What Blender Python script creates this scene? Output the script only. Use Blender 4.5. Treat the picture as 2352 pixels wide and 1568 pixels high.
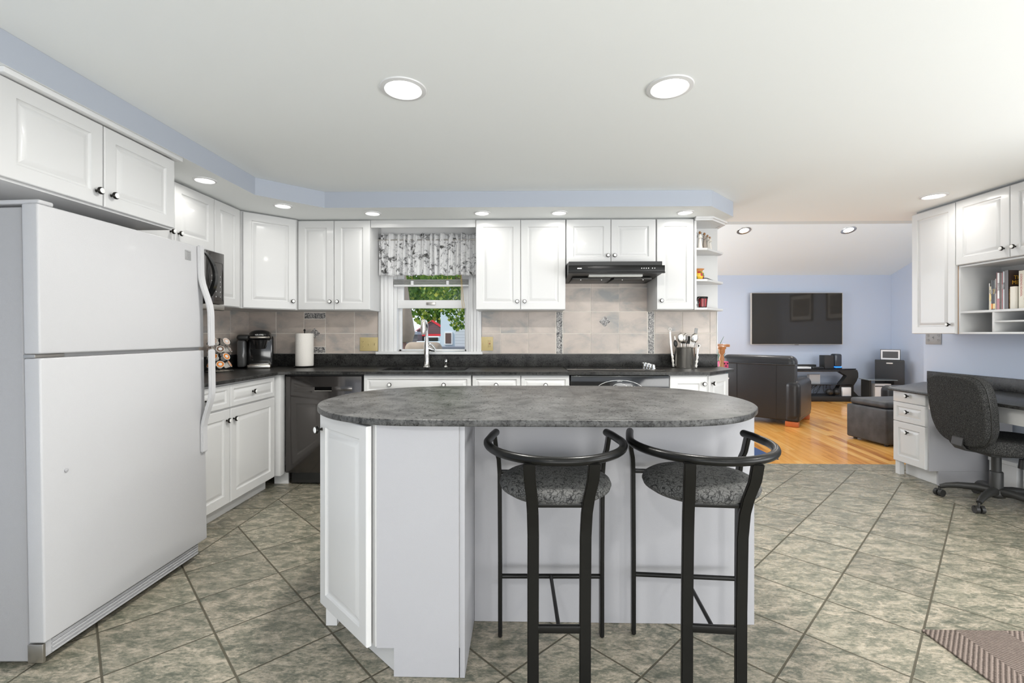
import bpy, bmesh, math, random
from mathutils import Matrix, Vector
PI = math.pi
R = math.radians
sc = bpy.context.scene
for o in list(bpy.data.objects):
    bpy.data.objects.remove(o)
C = sc.collection

# ------------------------------------------------------------------ camera, world, daylight, exposure
cam_d = bpy.data.cameras.new('camera')
cam = bpy.data.objects.new('camera', cam_d)
C.objects.link(cam)
cam.location = (0, 0, 1.19)
cam.rotation_euler = (R(90), 0, R(1.235))
cam_d.sensor_width = 36
cam_d.lens = 36 * 1067 / 2352
cam_d.shift_y = -17 / 2352
cam_d.clip_start = .02
sc.camera = cam

sc.view_settings.view_transform = 'Standard'
sc.view_settings.look = 'None'
sc.view_settings.exposure = 0.30
sc.view_settings.gamma = 1
sc.view_settings.use_curve_mapping = False

w = bpy.data.worlds.new('world')
sc.world = w
w.use_nodes = True
bg = w.node_tree.nodes['Background']
bg.inputs[0].default_value = (.80, .89, 1, 1)
bg.inputs[1].default_value = 1.0


def light(name, kind, loc, rot, power, size=.1, size_y=None, col=(1, 1, 1), parent=None, spread=180):
    d = bpy.data.lights.new(name, kind)
    d.energy = power
    d.color = col
    if kind == 'AREA':
        d.shape = 'RECTANGLE' if size_y else 'DISK'
        d.size = size
        if size_y:
            d.size_y = size_y
        d.spread = R(spread)
    o = bpy.data.objects.new(name, d)
    o.location = loc
    o.rotation_euler = rot
    C.objects.link(o)
    if parent:
        o.parent = parent
    return o


sun = light('sun', 'SUN', (0, 0, 8), (R(48), 0, R(-62)), 2.6, col=(1, .95, .86))
sun.data.angle = R(3)
# added area lamps, out of view, standing in for daylight at assumed wall openings
light('rear_daylight_fill', 'AREA', (0.6, -2.34, 1.2), (R(90), 0, 0), 6, 4.3, 1.9, (.97, .98, 1))  # frontal fill added behind the camera
# unseen uplight added low behind the camera to brighten the ceiling
light('rear_uplight_fill', 'AREA', (0.6, -2.36, .45), (R(118), 0, R(8)), 72, 4.3, .8, (1, .985, .95))
light('desk_side_fill', 'AREA', (3.93, .3, 1.0), (0, R(90 + 34), R(-38)), 88, 1.5, 3.2, (1, .99, .965))  # added fill tilted upward, for the ceiling and the left side
light('west_daylight_fill', 'AREA', (.92, 6.9, 1.35), (0, R(-110), 0), 62, 1.7, 2.4, (.93, .96, 1))  # family room fill, added on the unseen west side
light('front_daylight_fill', 'AREA', (5.3, 4.58, 1.35), (R(105), 0, 0), 24, 1.6, 1.5, (.95, .97, 1))  # second family room fill, added out of view

# ------------------------------------------------------------------ materials


def NT(name):
    m = bpy.data.materials.new(name)
    m.use_nodes = True
    return m, m.node_tree, m.node_tree.nodes['Principled BSDF']


def nd(nt, t, ins=None, **pr):
    n = nt.nodes.new('ShaderNode' + t)
    for k, v in pr.items():
        setattr(n, k, v)
    for k, v in (ins or {}).items():
        s = n.inputs[k]
        if hasattr(v, 'is_linked') or isinstance(v, bpy.types.NodeSocket):
            nt.links.new(v, s)
        else:
            s.default_value = v
    return n


def mth(nt, op, a, b=0.0, c=None):
    i = {0: a, 1: b}
    if c is not None:
        i[2] = c
    return nd(nt, 'Math', i, operation=op).outputs[0]


def mat(name, col, rough=.5, metal=0, coat=0, spec=.5, emit=None, es=0, bump=0, bscale=200, trans=0, ior=1.45, alpha=1, var=0, vscale=3):
    m, nt, p = NT(name)
    p.inputs['Base Color'].default_value = (*col, 1)
    p.inputs['Roughness'].default_value = rough
    p.inputs['Metallic'].default_value = metal
    p.inputs['Coat Weight'].default_value = coat
    p.inputs['Coat Roughness'].default_value = .08
    p.inputs['Specular IOR Level'].default_value = spec
    p.inputs['Transmission Weight'].default_value = trans
    p.inputs['IOR'].default_value = ior
    if emit:
        p.inputs['Emission Color'].default_value = (*emit, 1)
        p.inputs['Emission Strength'].default_value = es
    tc = nd(nt, 'TexCoord').outputs['Object']
    if bump:
        n = nd(nt, 'TexNoise', {'Vector': tc, 'Scale': bscale, 'Detail': 3.0})
        b = nd(nt, 'Bump', {'Height': n.outputs['Fac'], 'Strength': bump, 'Distance': .002})
        nt.links.new(b.outputs[0], p.inputs['Normal'])
    if var:
        n = nd(nt, 'TexNoise', {'Vector': tc, 'Scale': vscale, 'Detail': 4.0})
        mr = nd(nt, 'MapRange', {'Value': n.outputs['Fac'], 1: .3, 2: .7, 3: 1 - var, 4: 1 + var})
        x = nd(nt, 'VectorMath', {0: col, 'Scale': mr.outputs[0]}, operation='SCALE')
        nt.links.new(x.outputs[0], p.inputs['Base Color'])
    return m


def ramp(nt, fac, stops, interp='LINEAR'):
    n = nd(nt, 'ValToRGB', {0: fac})
    cr = n.color_ramp
    cr.interpolation = interp
    while len(cr.elements) < len(stops):
        cr.elements.new(.5)
    for e, (p, c) in zip(cr.elements, stops):
        e.position = p
        e.color = (*c, 1)
    return n.outputs[0]


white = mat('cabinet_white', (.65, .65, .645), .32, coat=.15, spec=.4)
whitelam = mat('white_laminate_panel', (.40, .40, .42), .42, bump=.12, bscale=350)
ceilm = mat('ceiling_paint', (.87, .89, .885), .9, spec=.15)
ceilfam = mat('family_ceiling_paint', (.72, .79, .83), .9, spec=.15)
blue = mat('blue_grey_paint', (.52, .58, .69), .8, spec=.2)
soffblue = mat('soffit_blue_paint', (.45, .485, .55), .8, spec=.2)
trimw = mat('trim_white', (.72, .72, .72), .4)
knobd = mat('knob_dark_ring', (.03, .028, .025), .25, metal=.8)
knobw = mat('knob_white_centre', (.82, .82, .80), .2, coat=.5)
chrome = mat('chrome', (.80, .79, .77), .12, metal=1)
steel = mat('brushed_steel', (.82, .79, .74), .24, metal=1)
nickel = mat('dull_nickel', (.45, .43, .40), .35, metal=1)
black = mat('black_gloss', (.012, .012, .012), .12, coat=.5)
blackm = mat('black_matt', (.022, .022, .021), .45)
blackmetal = mat('black_powder_metal', (.006, .006, .0055), .30, spec=.28)
glassblk = mat('black_glass', (.006, .006, .006), .05, coat=.2, spec=.35)
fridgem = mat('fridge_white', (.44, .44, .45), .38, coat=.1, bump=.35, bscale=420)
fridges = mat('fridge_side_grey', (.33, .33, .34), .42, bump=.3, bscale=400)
greyp = mat('grey_plastic', (.30, .30, .30), .5)
dwm = mat('dishwasher_dark_stainless', (.075, .068, .064), .13, metal=.75, coat=.6)
leather = mat('black_leather', (.021, .021, .022), .36, coat=.05, bump=.4, bscale=60, spec=.45)
leatherg = mat('dark_grey_faux_suede', (.05, .05, .052), .5, bump=.4, bscale=30, var=.35, vscale=9)
ornfoot = mat('orange_wood_foot', (.48, .12, .03), .4)
oak = mat('honey_oak', (.52, .22, .08), .35, coat=.3, var=.2, vscale=20)
ply = mat('cabinet_edge_wood', (.55, .30, .12), .6)
almond = mat('almond_plate', (.52, .42, .20), .35)
almondd = mat('plate_slots', (.10, .07, .03), .5)
plastw = mat('white_plastic', (.78, .78, .78), .3)
towelm = mat('paper_towel', (.80, .77, .72), .9, bump=.8, bscale=110)
red = mat('red_wax_glass', (.27, .004, .007), .2, coat=.2)
redp = mat('red_paint', (.42, .03, .04), .5)
terra = mat('terracotta', (.55, .25, .09), .45)
yellow = mat('yellow_glaze', (.75, .48, .03), .25, coat=.5)
greenp = mat('green_glaze', (.14, .19, .04), .3, coat=.5)
resin = mat('cream_resin', (.76, .73, .68), .6)
hair = mat('brown_hair_resin', (.30, .15, .06), .6)
taupe = mat('taupe_resin', (.32, .28, .24), .6)
pink = mat('pink_tin', (.70, .08, .22), .4)
teal = mat('teal_tin', (.03, .25, .33), .4)
leafg = mat('leaf_green', (.05, .16, .03), .5)
bluelt = mat('blue_glow_strip', (.02, .2, .8), .4, emit=(.03, .25, 1), es=1.2)
cyanlt = mat('cyan_display', (.02, .2, .25), .4, emit=(.1, .8, .9), es=1.0)
lens = mat('lit_lamp_lens', (1, 1, 1), .5, emit=(1, .985, .95), es=3.2)
lens2 = mat('lit_bulb', (1, 1, 1), .5, emit=(1, .97, .9), es=3.0)
paper = mat('paper', (.78, .74, .66), .7)
foil = mat('foil_grey', (.55, .52, .47), .35)
orange = mat('orange_print', (.80, .25, .03), .4)
brown = mat('brown_print', (.20, .12, .08), .5)
speckchair = None


def speckle(name, c1, c2, scale, lo=.5, hi=.65, rough=.9, bump=.5):
    m, nt, p = NT(name)
    tc = nd(nt, 'TexCoord').outputs['Object']
    n = nd(nt, 'TexNoise', {'Vector': tc, 'Scale': scale, 'Detail': 2.0, 'Roughness': .7})
    c = ramp(nt, n.outputs['Fac'], [(lo, c1), (hi, c2)])
    nt.links.new(c, p.inputs['Base Color'])
    p.inputs['Roughness'].default_value = rough
    p.inputs['Specular IOR Level'].default_value = .25
    b = nd(nt, 'Bump', {'Height': n.outputs['Fac'], 'Strength': bump, 'Distance': .003})
    nt.links.new(b.outputs[0], p.inputs['Normal'])
    return m


tweed = speckle('charcoal_tweed', (.010, .010, .010), (.125, .125, .12), 260, .46, .76)


def laminate(name, dark, lightc, rough):
    m, nt, p = NT(name)
    tc = nd(nt, 'TexCoord').outputs['Object']
    n = nd(nt, 'TexNoise', {'Vector': tc, 'Scale': 85.0, 'Detail': 6.0, 'Roughness': .75, 'Distortion': .6})
    n2 = nd(nt, 'TexNoise', {'Vector': tc, 'Scale': 13.0, 'Detail': 3.0})
    f = mth(nt, 'MULTIPLY', n.outputs['Fac'], mth(nt, 'ADD', n2.outputs['Fac'], .5))
    c = ramp(nt, f, [(.36, dark), (.50, tuple((a + b) / 2 for a, b in zip(dark, lightc))), (.68, lightc)])
    nt.links.new(c, p.inputs['Base Color'])
    rr = nd(nt, 'MapRange', {'Value': n.outputs['Fac'], 1: .3, 2: .7, 3: rough - .07, 4: rough + .12})
    nt.links.new(rr.outputs[0], p.inputs['Roughness'])
    p.inputs['Specular IOR Level'].default_value = .26
    b = nd(nt, 'Bump', {'Height': n.outputs['Fac'], 'Strength': .35, 'Distance': .002})
    nt.links.new(b.outputs[0], p.inputs['Normal'])
    return m


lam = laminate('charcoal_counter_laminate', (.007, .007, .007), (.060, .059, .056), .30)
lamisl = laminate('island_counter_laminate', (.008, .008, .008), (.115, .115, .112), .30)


def floor_tiles():
    m, nt, p = NT('slate_look_floor_tiles')
    pos = nd(nt, 'NewGeometry').outputs['Position']
    s = nd(nt, 'SeparateXYZ', {0: pos})
    x, y = s.outputs[0], s.outputs[1]
    q = 2 ** -.5
    a = mth(nt, 'MULTIPLY', mth(nt, 'ADD', x, y), q)
    b = mth(nt, 'MULTIPLY', mth(nt, 'SUBTRACT', x, y), q)

    def cell(v, off, pitch):
        t = mth(nt, 'DIVIDE', mth(nt, 'SUBTRACT', v, off), pitch)
        fr = mth(nt, 'FRACT', t)
        d = mth(nt, 'MULTIPLY', mth(nt, 'MINIMUM', fr, mth(nt, 'SUBTRACT', 1.0, fr)), pitch)
        return mth(nt, 'FLOOR', t), d
    ia, da = cell(a, .425, .338)
    ib, db = cell(b, -.205, .325)
    ix, dx = cell(x, .05, .33)
    iy, dy = cell(y, 4.12, .33)
    left = mth(nt, 'LESS_THAN', x, -1.757)
    right = mth(nt, 'GREATER_THAN', x, 3.05)
    back = mth(nt, 'GREATER_THAN', y, 4.12)
    side = mth(nt, 'MAXIMUM', left, right)
    brd = mth(nt, 'MAXIMUM', side, back)
    # distance to the nearest joint
    din = mth(nt, 'MINIMUM', da, db)
    dside = mth(nt, 'MINIMUM', dy, mth(nt, 'MINIMUM', mth(nt, 'ABSOLUTE', mth(nt, 'ADD', x, 1.757)), mth(nt, 'ABSOLUTE', mth(nt, 'SUBTRACT', x, 3.05))))
    dback = mth(nt, 'MINIMUM', dx, mth(nt, 'ABSOLUTE', mth(nt, 'SUBTRACT', y, 4.12)))
    dbr = nd(nt, 'Mix', {0: back, 2: dside, 3: dback}).outputs[0]
    ei = mth(nt, 'MINIMUM', mth(nt, 'ABSOLUTE', mth(nt, 'ADD', x, 1.757)), mth(nt, 'MINIMUM', mth(nt, 'ABSOLUTE', mth(nt, 'SUBTRACT', x, 3.05)), mth(nt, 'ABSOLUTE', mth(nt, 'SUBTRACT', y, 4.12))))
    din = mth(nt, 'MINIMUM', din, ei)
    d = nd(nt, 'Mix', {0: brd, 2: din, 3: dbr}).outputs[0]
    g = nd(nt, 'MapRange', {'Value': d, 1: .0025, 2: .0048, 3: 1.0, 4: 0.0}).outputs[0]
    idv = nd(nt, 'CombineXYZ', {0: mth(nt, 'ADD', ia, mth(nt, 'MULTIPLY', brd, ix)), 1: mth(nt, 'ADD', ib, mth(nt, 'MULTIPLY', brd, iy)), 2: brd})
    wn = nd(nt, 'TexWhiteNoise', {'Vector': idv.outputs[0]})
    off = nd(nt, 'VectorMath', {0: wn.outputs['Color'], 'Scale': 9.0}, operation='SCALE').outputs[0]
    pv = nd(nt, 'VectorMath', {0: pos, 1: off}, operation='ADD').outputs[0]
    st = nd(nt, 'Mapping', {'Vector': pv, 'Rotation': (0, 0, R(28)), 'Scale': (1, 2.0, 1)}).outputs[0]
    n1 = nd(nt, 'TexNoise', {'Vector': st, 'Scale': 11.0, 'Detail': 8.0, 'Roughness': .72, 'Distortion': .5}).outputs['Fac']
    n2 = nd(nt, 'TexNoise', {'Vector': st, 'Scale': 55.0, 'Detail': 8.0, 'Roughness': .8}).outputs['Fac']
    n3 = nd(nt, 'TexNoise', {'Vector': pv, 'Scale': 2.5, 'Detail': 2.0}).outputs['Fac']
    f = mth(nt, 'ADD', mth(nt, 'MULTIPLY', n1, .50), mth(nt, 'MULTIPLY', n2, .50))
    c = ramp(nt, f, [(.40, (.055, .062, .045)), (.46, (.14, .14, .105)), (.51, (.29, .26, .20)), (.58, (.50, .43, .34))])
    tint = nd(nt, 'Mix', {0: mth(nt, 'MULTIPLY', n3, .38), 6: c, 7: (.22, .225, .165, 1)}, data_type='RGBA').outputs[2]
    hsv = nd(nt, 'HueSaturation', {'Value': nd(nt, 'MapRange', {'Value': wn.outputs['Value'], 3: .86, 4: 1.12}).outputs[0], 'Color': tint}).outputs[0]
    grout = (.075, .066, .042, 1)
    fin = nd(nt, 'Mix', {0: g, 6: hsv, 7: grout}, data_type='RGBA').outputs[2]
    nt.links.new(fin, p.inputs['Base Color'])
    rg = nd(nt, 'MapRange', {'Value': n1, 1: .3, 2: .7, 3: .38, 4: .20}).outputs[0]
    rg = nd(nt, 'Mix', {0: g, 2: rg, 3: .7}).outputs[0]
    nt.links.new(rg, p.inputs['Roughness'])
    p.inputs['Specular IOR Level'].default_value = .55
    h = mth(nt, 'SUBTRACT', mth(nt, 'ADD', mth(nt, 'MULTIPLY', n1, 1.1), mth(nt, 'MULTIPLY', n2, .35)), mth(nt, 'MULTIPLY', g, 1.0))
    bp = nd(nt, 'Bump', {'Height': h, 'Strength': .55, 'Distance': .005})
    nt.links.new(bp.outputs[0], p.inputs['Normal'])
    return m


def wood_floor():
    m, nt, p = NT('honey_maple_floorboards')
    pos = nd(nt, 'NewGeometry').outputs['Position']
    mp = nd(nt, 'Mapping', {'Vector': pos, 'Rotation': (0, 0, R(6.5))}).outputs[0]
    s = nd(nt, 'SeparateXYZ', {0: mp})
    x, y = s.outputs[0], s.outputs[1]
    t = mth(nt, 'DIVIDE', x, .075)
    row = mth(nt, 'FLOOR', t)
    fx = mth(nt, 'FRACT', t)
    rnd = nd(nt, 'TexWhiteNoise', {'W': row}, noise_dimensions='1D').outputs['Value']
    ty = mth(nt, 'ADD', mth(nt, 'DIVIDE', y, 1.1), mth(nt, 'MULTIPLY', rnd, 7.0))
    col = mth(nt, 'FLOOR', ty)
    fy = mth(nt, 'FRACT', ty)
    idv = nd(nt, 'CombineXYZ', {0: row, 1: col}).outputs[0]
    wn = nd(nt, 'TexWhiteNoise', {'Vector': idv})
    gv = nd(nt, 'VectorMath', {0: mp, 1: nd(nt, 'VectorMath', {0: wn.outputs['Color'], 'Scale': 5.0}, operation='SCALE').outputs[0]}, operation='ADD').outputs[0]
    gm = nd(nt, 'Mapping', {'Vector': gv, 'Scale': (22, 1.3, 1)}).outputs[0]
    n = nd(nt, 'TexNoise', {'Vector': gm, 'Scale': 1.5, 'Detail': 5.0, 'Distortion': 1.0}).outputs['Fac']
    c = ramp(nt, mth(nt, 'ADD', mth(nt, 'MULTIPLY', n, .6), mth(nt, 'MULTIPLY', wn.outputs['Value'], .4)),
             [(.22, (.48, .17, .03)), (.40, (.80, .36, .075)), (.60, (.93, .47, .12)), (.8, (.97, .60, .22))])
    ex = mth(nt, 'MULTIPLY', mth(nt, 'MINIMUM', fx, mth(nt, 'SUBTRACT', 1.0, fx)), .075)
    ey = mth(nt, 'MULTIPLY', mth(nt, 'MINIMUM', fy, mth(nt, 'SUBTRACT', 1.0, fy)), 1.1)
    g = nd(nt, 'MapRange', {'Value': mth(nt, 'MINIMUM', ex, ey), 1: .0004, 2: .0016, 3: .55, 4: 0.0}).outputs[0]
    fin = nd(nt, 'Mix', {0: g, 6: c, 7: (.16, .06, .015, 1)}, data_type='RGBA').outputs[2]
    nt.links.new(fin, p.inputs['Base Color'])
    p.inputs['Roughness'].default_value = .22
    p.inputs['Coat Weight'].default_value = .3
    p.inputs['Coat Roughness'].default_value = .12
    return m


def marble_tile(name='taupe_marbled_wall_tile'):
    m, nt, p = NT(name)
    pos = nd(nt, 'NewGeometry').outputs['Position']
    ri = nd(nt, 'NewGeometry').outputs['Random Per Island']
    off = nd(nt, 'CombineXYZ', {0: mth(nt, 'MULTIPLY', ri, 37.0), 2: mth(nt, 'MULTIPLY', ri, 11.0)}).outputs[0]
    pv = nd(nt, 'VectorMath', {0: pos, 1: off}, operation='ADD').outputs[0]
    mp = nd(nt, 'Mapping', {'Vector': pv, 'Rotation': (0, R(35), 0), 'Scale': (1, 1, 1.6)}).outputs[0]
    n = nd(nt, 'TexNoise', {'Vector': mp, 'Scale': 4.0, 'Detail': 6.0, 'Roughness': .6, 'Distortion': .4}).outputs['Fac']
    c = ramp(nt, n, [(.32, (.31, .31, .30)), (.44, (.44, .39, .35)), (.55, (.53, .46, .405)), (.7, (.58, .505, .45))])
    nt.links.new(c, p.inputs['Base Color'])
    p.inputs['Roughness'].default_value = .28
    return m


def deco_tile():
    m, nt, p = NT('scrollwork_relief_tile')
    tc = nd(nt, 'NewGeometry').outputs['Position']
    n = nd(nt, 'TexNoise', {'Vector': tc, 'Scale': 30.0, 'Detail': 0.0, 'Distortion': 1.2}).outputs['Fac']
    wv = mth(nt, 'ABSOLUTE', mth(nt, 'SUBTRACT', mth(nt, 'FRACT', mth(nt, 'MULTIPLY', n, 4.5)), .5))
    c = ramp(nt, wv, [(.12, (.06, .06, .06)), (.25, (.28, .27, .26)), (.42, (.50, .48, .46))])
    nt.links.new(c, p.inputs['Base Color'])
    p.inputs['Roughness'].default_value = .4
    return m


def scribble():
    m, nt, p = NT('grey_fabric_black_scribbles')
    tc = nd(nt, 'TexCoord').outputs['Object']
    ws = []
    for i, sc_ in enumerate((36.0, 47.0)):
        nz = nd(nt, 'TexNoise', {'Vector': tc, 'Scale': 22.0 + 9 * i, 'Detail': 1.0}).outputs['Color']
        v = nd(nt, 'VectorMath', {0: nz, 'Scale': .09}, operation='SCALE').outputs[0]
        v = nd(nt, 'VectorMath', {0: tc, 1: v}, operation='ADD').outputs[0]
        v = nd(nt, 'VectorMath', {0: v, 1: (i * 3.1, i * 1.7, 0)}, operation='ADD').outputs[0]
        vo = nd(nt, 'TexVoronoi', {'Vector': v, 'Scale': sc_}, feature='DISTANCE_TO_EDGE').outputs['Distance']
        ws.append(nd(nt, 'MapRange', {'Value': vo, 1: .022, 2: .05, 3: 1.0, 4: 0.0}).outputs[0])
    f = mth(nt, 'MAXIMUM', ws[0], ws[1])
    c = nd(nt, 'Mix', {0: f, 6: (.095, .095, .092, 1), 7: (.008, .008, .008, 1)}, data_type='RGBA').outputs[2]
    nt.links.new(c, p.inputs['Base Color'])
    p.inputs['Roughness'].default_value = .85
    return m


def floral():
    m, nt, p = NT('white_grey_leaf_print_cloth')
    tc = nd(nt, 'TexCoord').outputs['Object']
    mp = nd(nt, 'Mapping', {'Vector': tc, 'Scale': (1, .4, 1), 'Rotation': (0, R(30), 0)}).outputs[0]
    n = nd(nt, 'TexNoise', {'Vector': mp, 'Scale': 24.0, 'Detail': 3.0, 'Roughness': .6, 'Distortion': 1.4}).outputs['Fac']
    n2 = nd(nt, 'TexNoise', {'Vector': tc, 'Scale': 11.0, 'Detail': 2.0}).outputs['Fac']
    f = mth(nt, 'ADD', n, mth(nt, 'MULTIPLY', mth(nt, 'SUBTRACT', n2, .5), .5))
    c = ramp(nt, f, [(.30, (.10, .10, .095)), (.37, (.34, .34, .34)), (.43, (.70, .70, .71)), (.50, (.90, .90, .90))])
    nt.links.new(c, p.inputs['Base Color'])
    p.inputs['Roughness'].default_value = .9
    tr = nd(nt, 'BsdfTranslucent', {0: c})
    mx = nd(nt, 'MixShader', {0: .35, 1: p.outputs[0], 2: tr.outputs[0]})
    nt.links.new(mx.outputs[0], nt.nodes['Material Output'].inputs[0])
    return m


def rug_mat(name, c1, c2, scale, chev=True):
    m, nt, p = NT(name)
    s = nd(nt, 'SeparateXYZ', {0: nd(nt, 'NewGeometry').outputs['Position']})
    x, y = s.outputs[0], s.outputs[1]
    if chev:
        sgn = mth(nt, 'SUBTRACT', mth(nt, 'MULTIPLY', mth(nt, 'GREATER_THAN', mth(nt, 'FRACT', mth(nt, 'MULTIPLY', x, 2.6)), .5), 2.0), 1.0)
        v = mth(nt, 'ADD', mth(nt, 'MULTIPLY', x, sgn), mth(nt, 'MULTIPLY', y, 1.0))
    else:
        v = y
    f = mth(nt, 'FRACT', mth(nt, 'MULTIPLY', v, scale))
    tri = mth(nt, 'MULTIPLY', mth(nt, 'ABSOLUTE', mth(nt, 'SUBTRACT', f, .5)), 2.0)
    n = nd(nt, 'TexNoise', {'Vector': nd(nt, 'NewGeometry').outputs['Position'], 'Scale': 160.0, 'Detail': 3.0}).outputs['Fac']
    t = mth(nt, 'ADD', tri, mth(nt, 'MULTIPLY', mth(nt, 'SUBTRACT', n, .5), .9))
    c = ramp(nt, t, [(.25, c1), (.62, c2)])
    nt.links.new(c, p.inputs['Base Color'])
    p.inputs['Roughness'].default_value = 1
    b = nd(nt, 'Bump', {'Height': t, 'Strength': .8, 'Distance': .006})
    nt.links.new(b.outputs[0], p.inputs['Normal'])
    return m


def siding(name, c, c2, pitch):
    m, nt, p = NT(name)
    s = nd(nt, 'SeparateXYZ', {0: nd(nt, 'NewGeometry').outputs['Position']})
    f = mth(nt, 'FRACT', mth(nt, 'DIVIDE', s.outputs[2], pitch))
    cc = ramp(nt, f, [(.0, c2), (.16, c), (1, c)], 'LINEAR')
    nt.links.new(cc, p.inputs['Base Color'])
    return m


def leafmat():
    m, nt, p = NT('tree_leaves')
    ri = nd(nt, 'NewGeometry').outputs['Random Per Island']
    c = ramp(nt, ri, [(0, (.045, .11, .015)), (.4, (.10, .21, .03)), (.75, (.22, .34, .05)), (1, (.48, .50, .08))])
    nt.links.new(c, p.inputs['Base Color'])
    p.inputs['Roughness'].default_value = .6
    tr = nd(nt, 'BsdfTranslucent', {0: c})
    mx = nd(nt, 'MixShader', {0: .35, 1: p.outputs[0], 2: tr.outputs[0]})
    nt.links.new(mx.outputs[0], nt.nodes['Material Output'].inputs[0])
    return m


def glassmat():
    m, nt, p = NT('window_glass')
    g = nd(nt, 'BsdfGlossy', {1: .02})
    t = nd(nt, 'BsdfTransparent')
    fr = nd(nt, 'Fresnel', {0: 1.3})
    mx = nd(nt, 'MixShader', {0: fr.outputs[0], 1: t.outputs[0], 2: g.outputs[0]})
    nt.links.new(mx.outputs[0], nt.nodes['Material Output'].inputs[0])
    return m


tilef, woodf, tilew, deco, scrib, flor = floor_tiles(), wood_floor(), marble_tile(), deco_tile(), scribble(), floral()
matm = rug_mat('brown_chevron_mat', (.10, .075, .062), (.27, .215, .185), 52)
rugm = rug_mat('blue_woven_rug', (.015, .04, .13), (.07, .13, .30), 40, False)
glassm = glassmat()
leafm = leafmat()

# ------------------------------------------------------------------ geometry helpers
I4 = Matrix.Identity(4)


def T(x, y, z):
    return Matrix.Translation((x, y, z))


def RZ(a):
    return Matrix.Rotation(a, 4, 'Z')


def RX(a):
    return Matrix.Rotation(a, 4, 'X')


def RY(a):
    return Matrix.Rotation(a, 4, 'Y')


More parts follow.
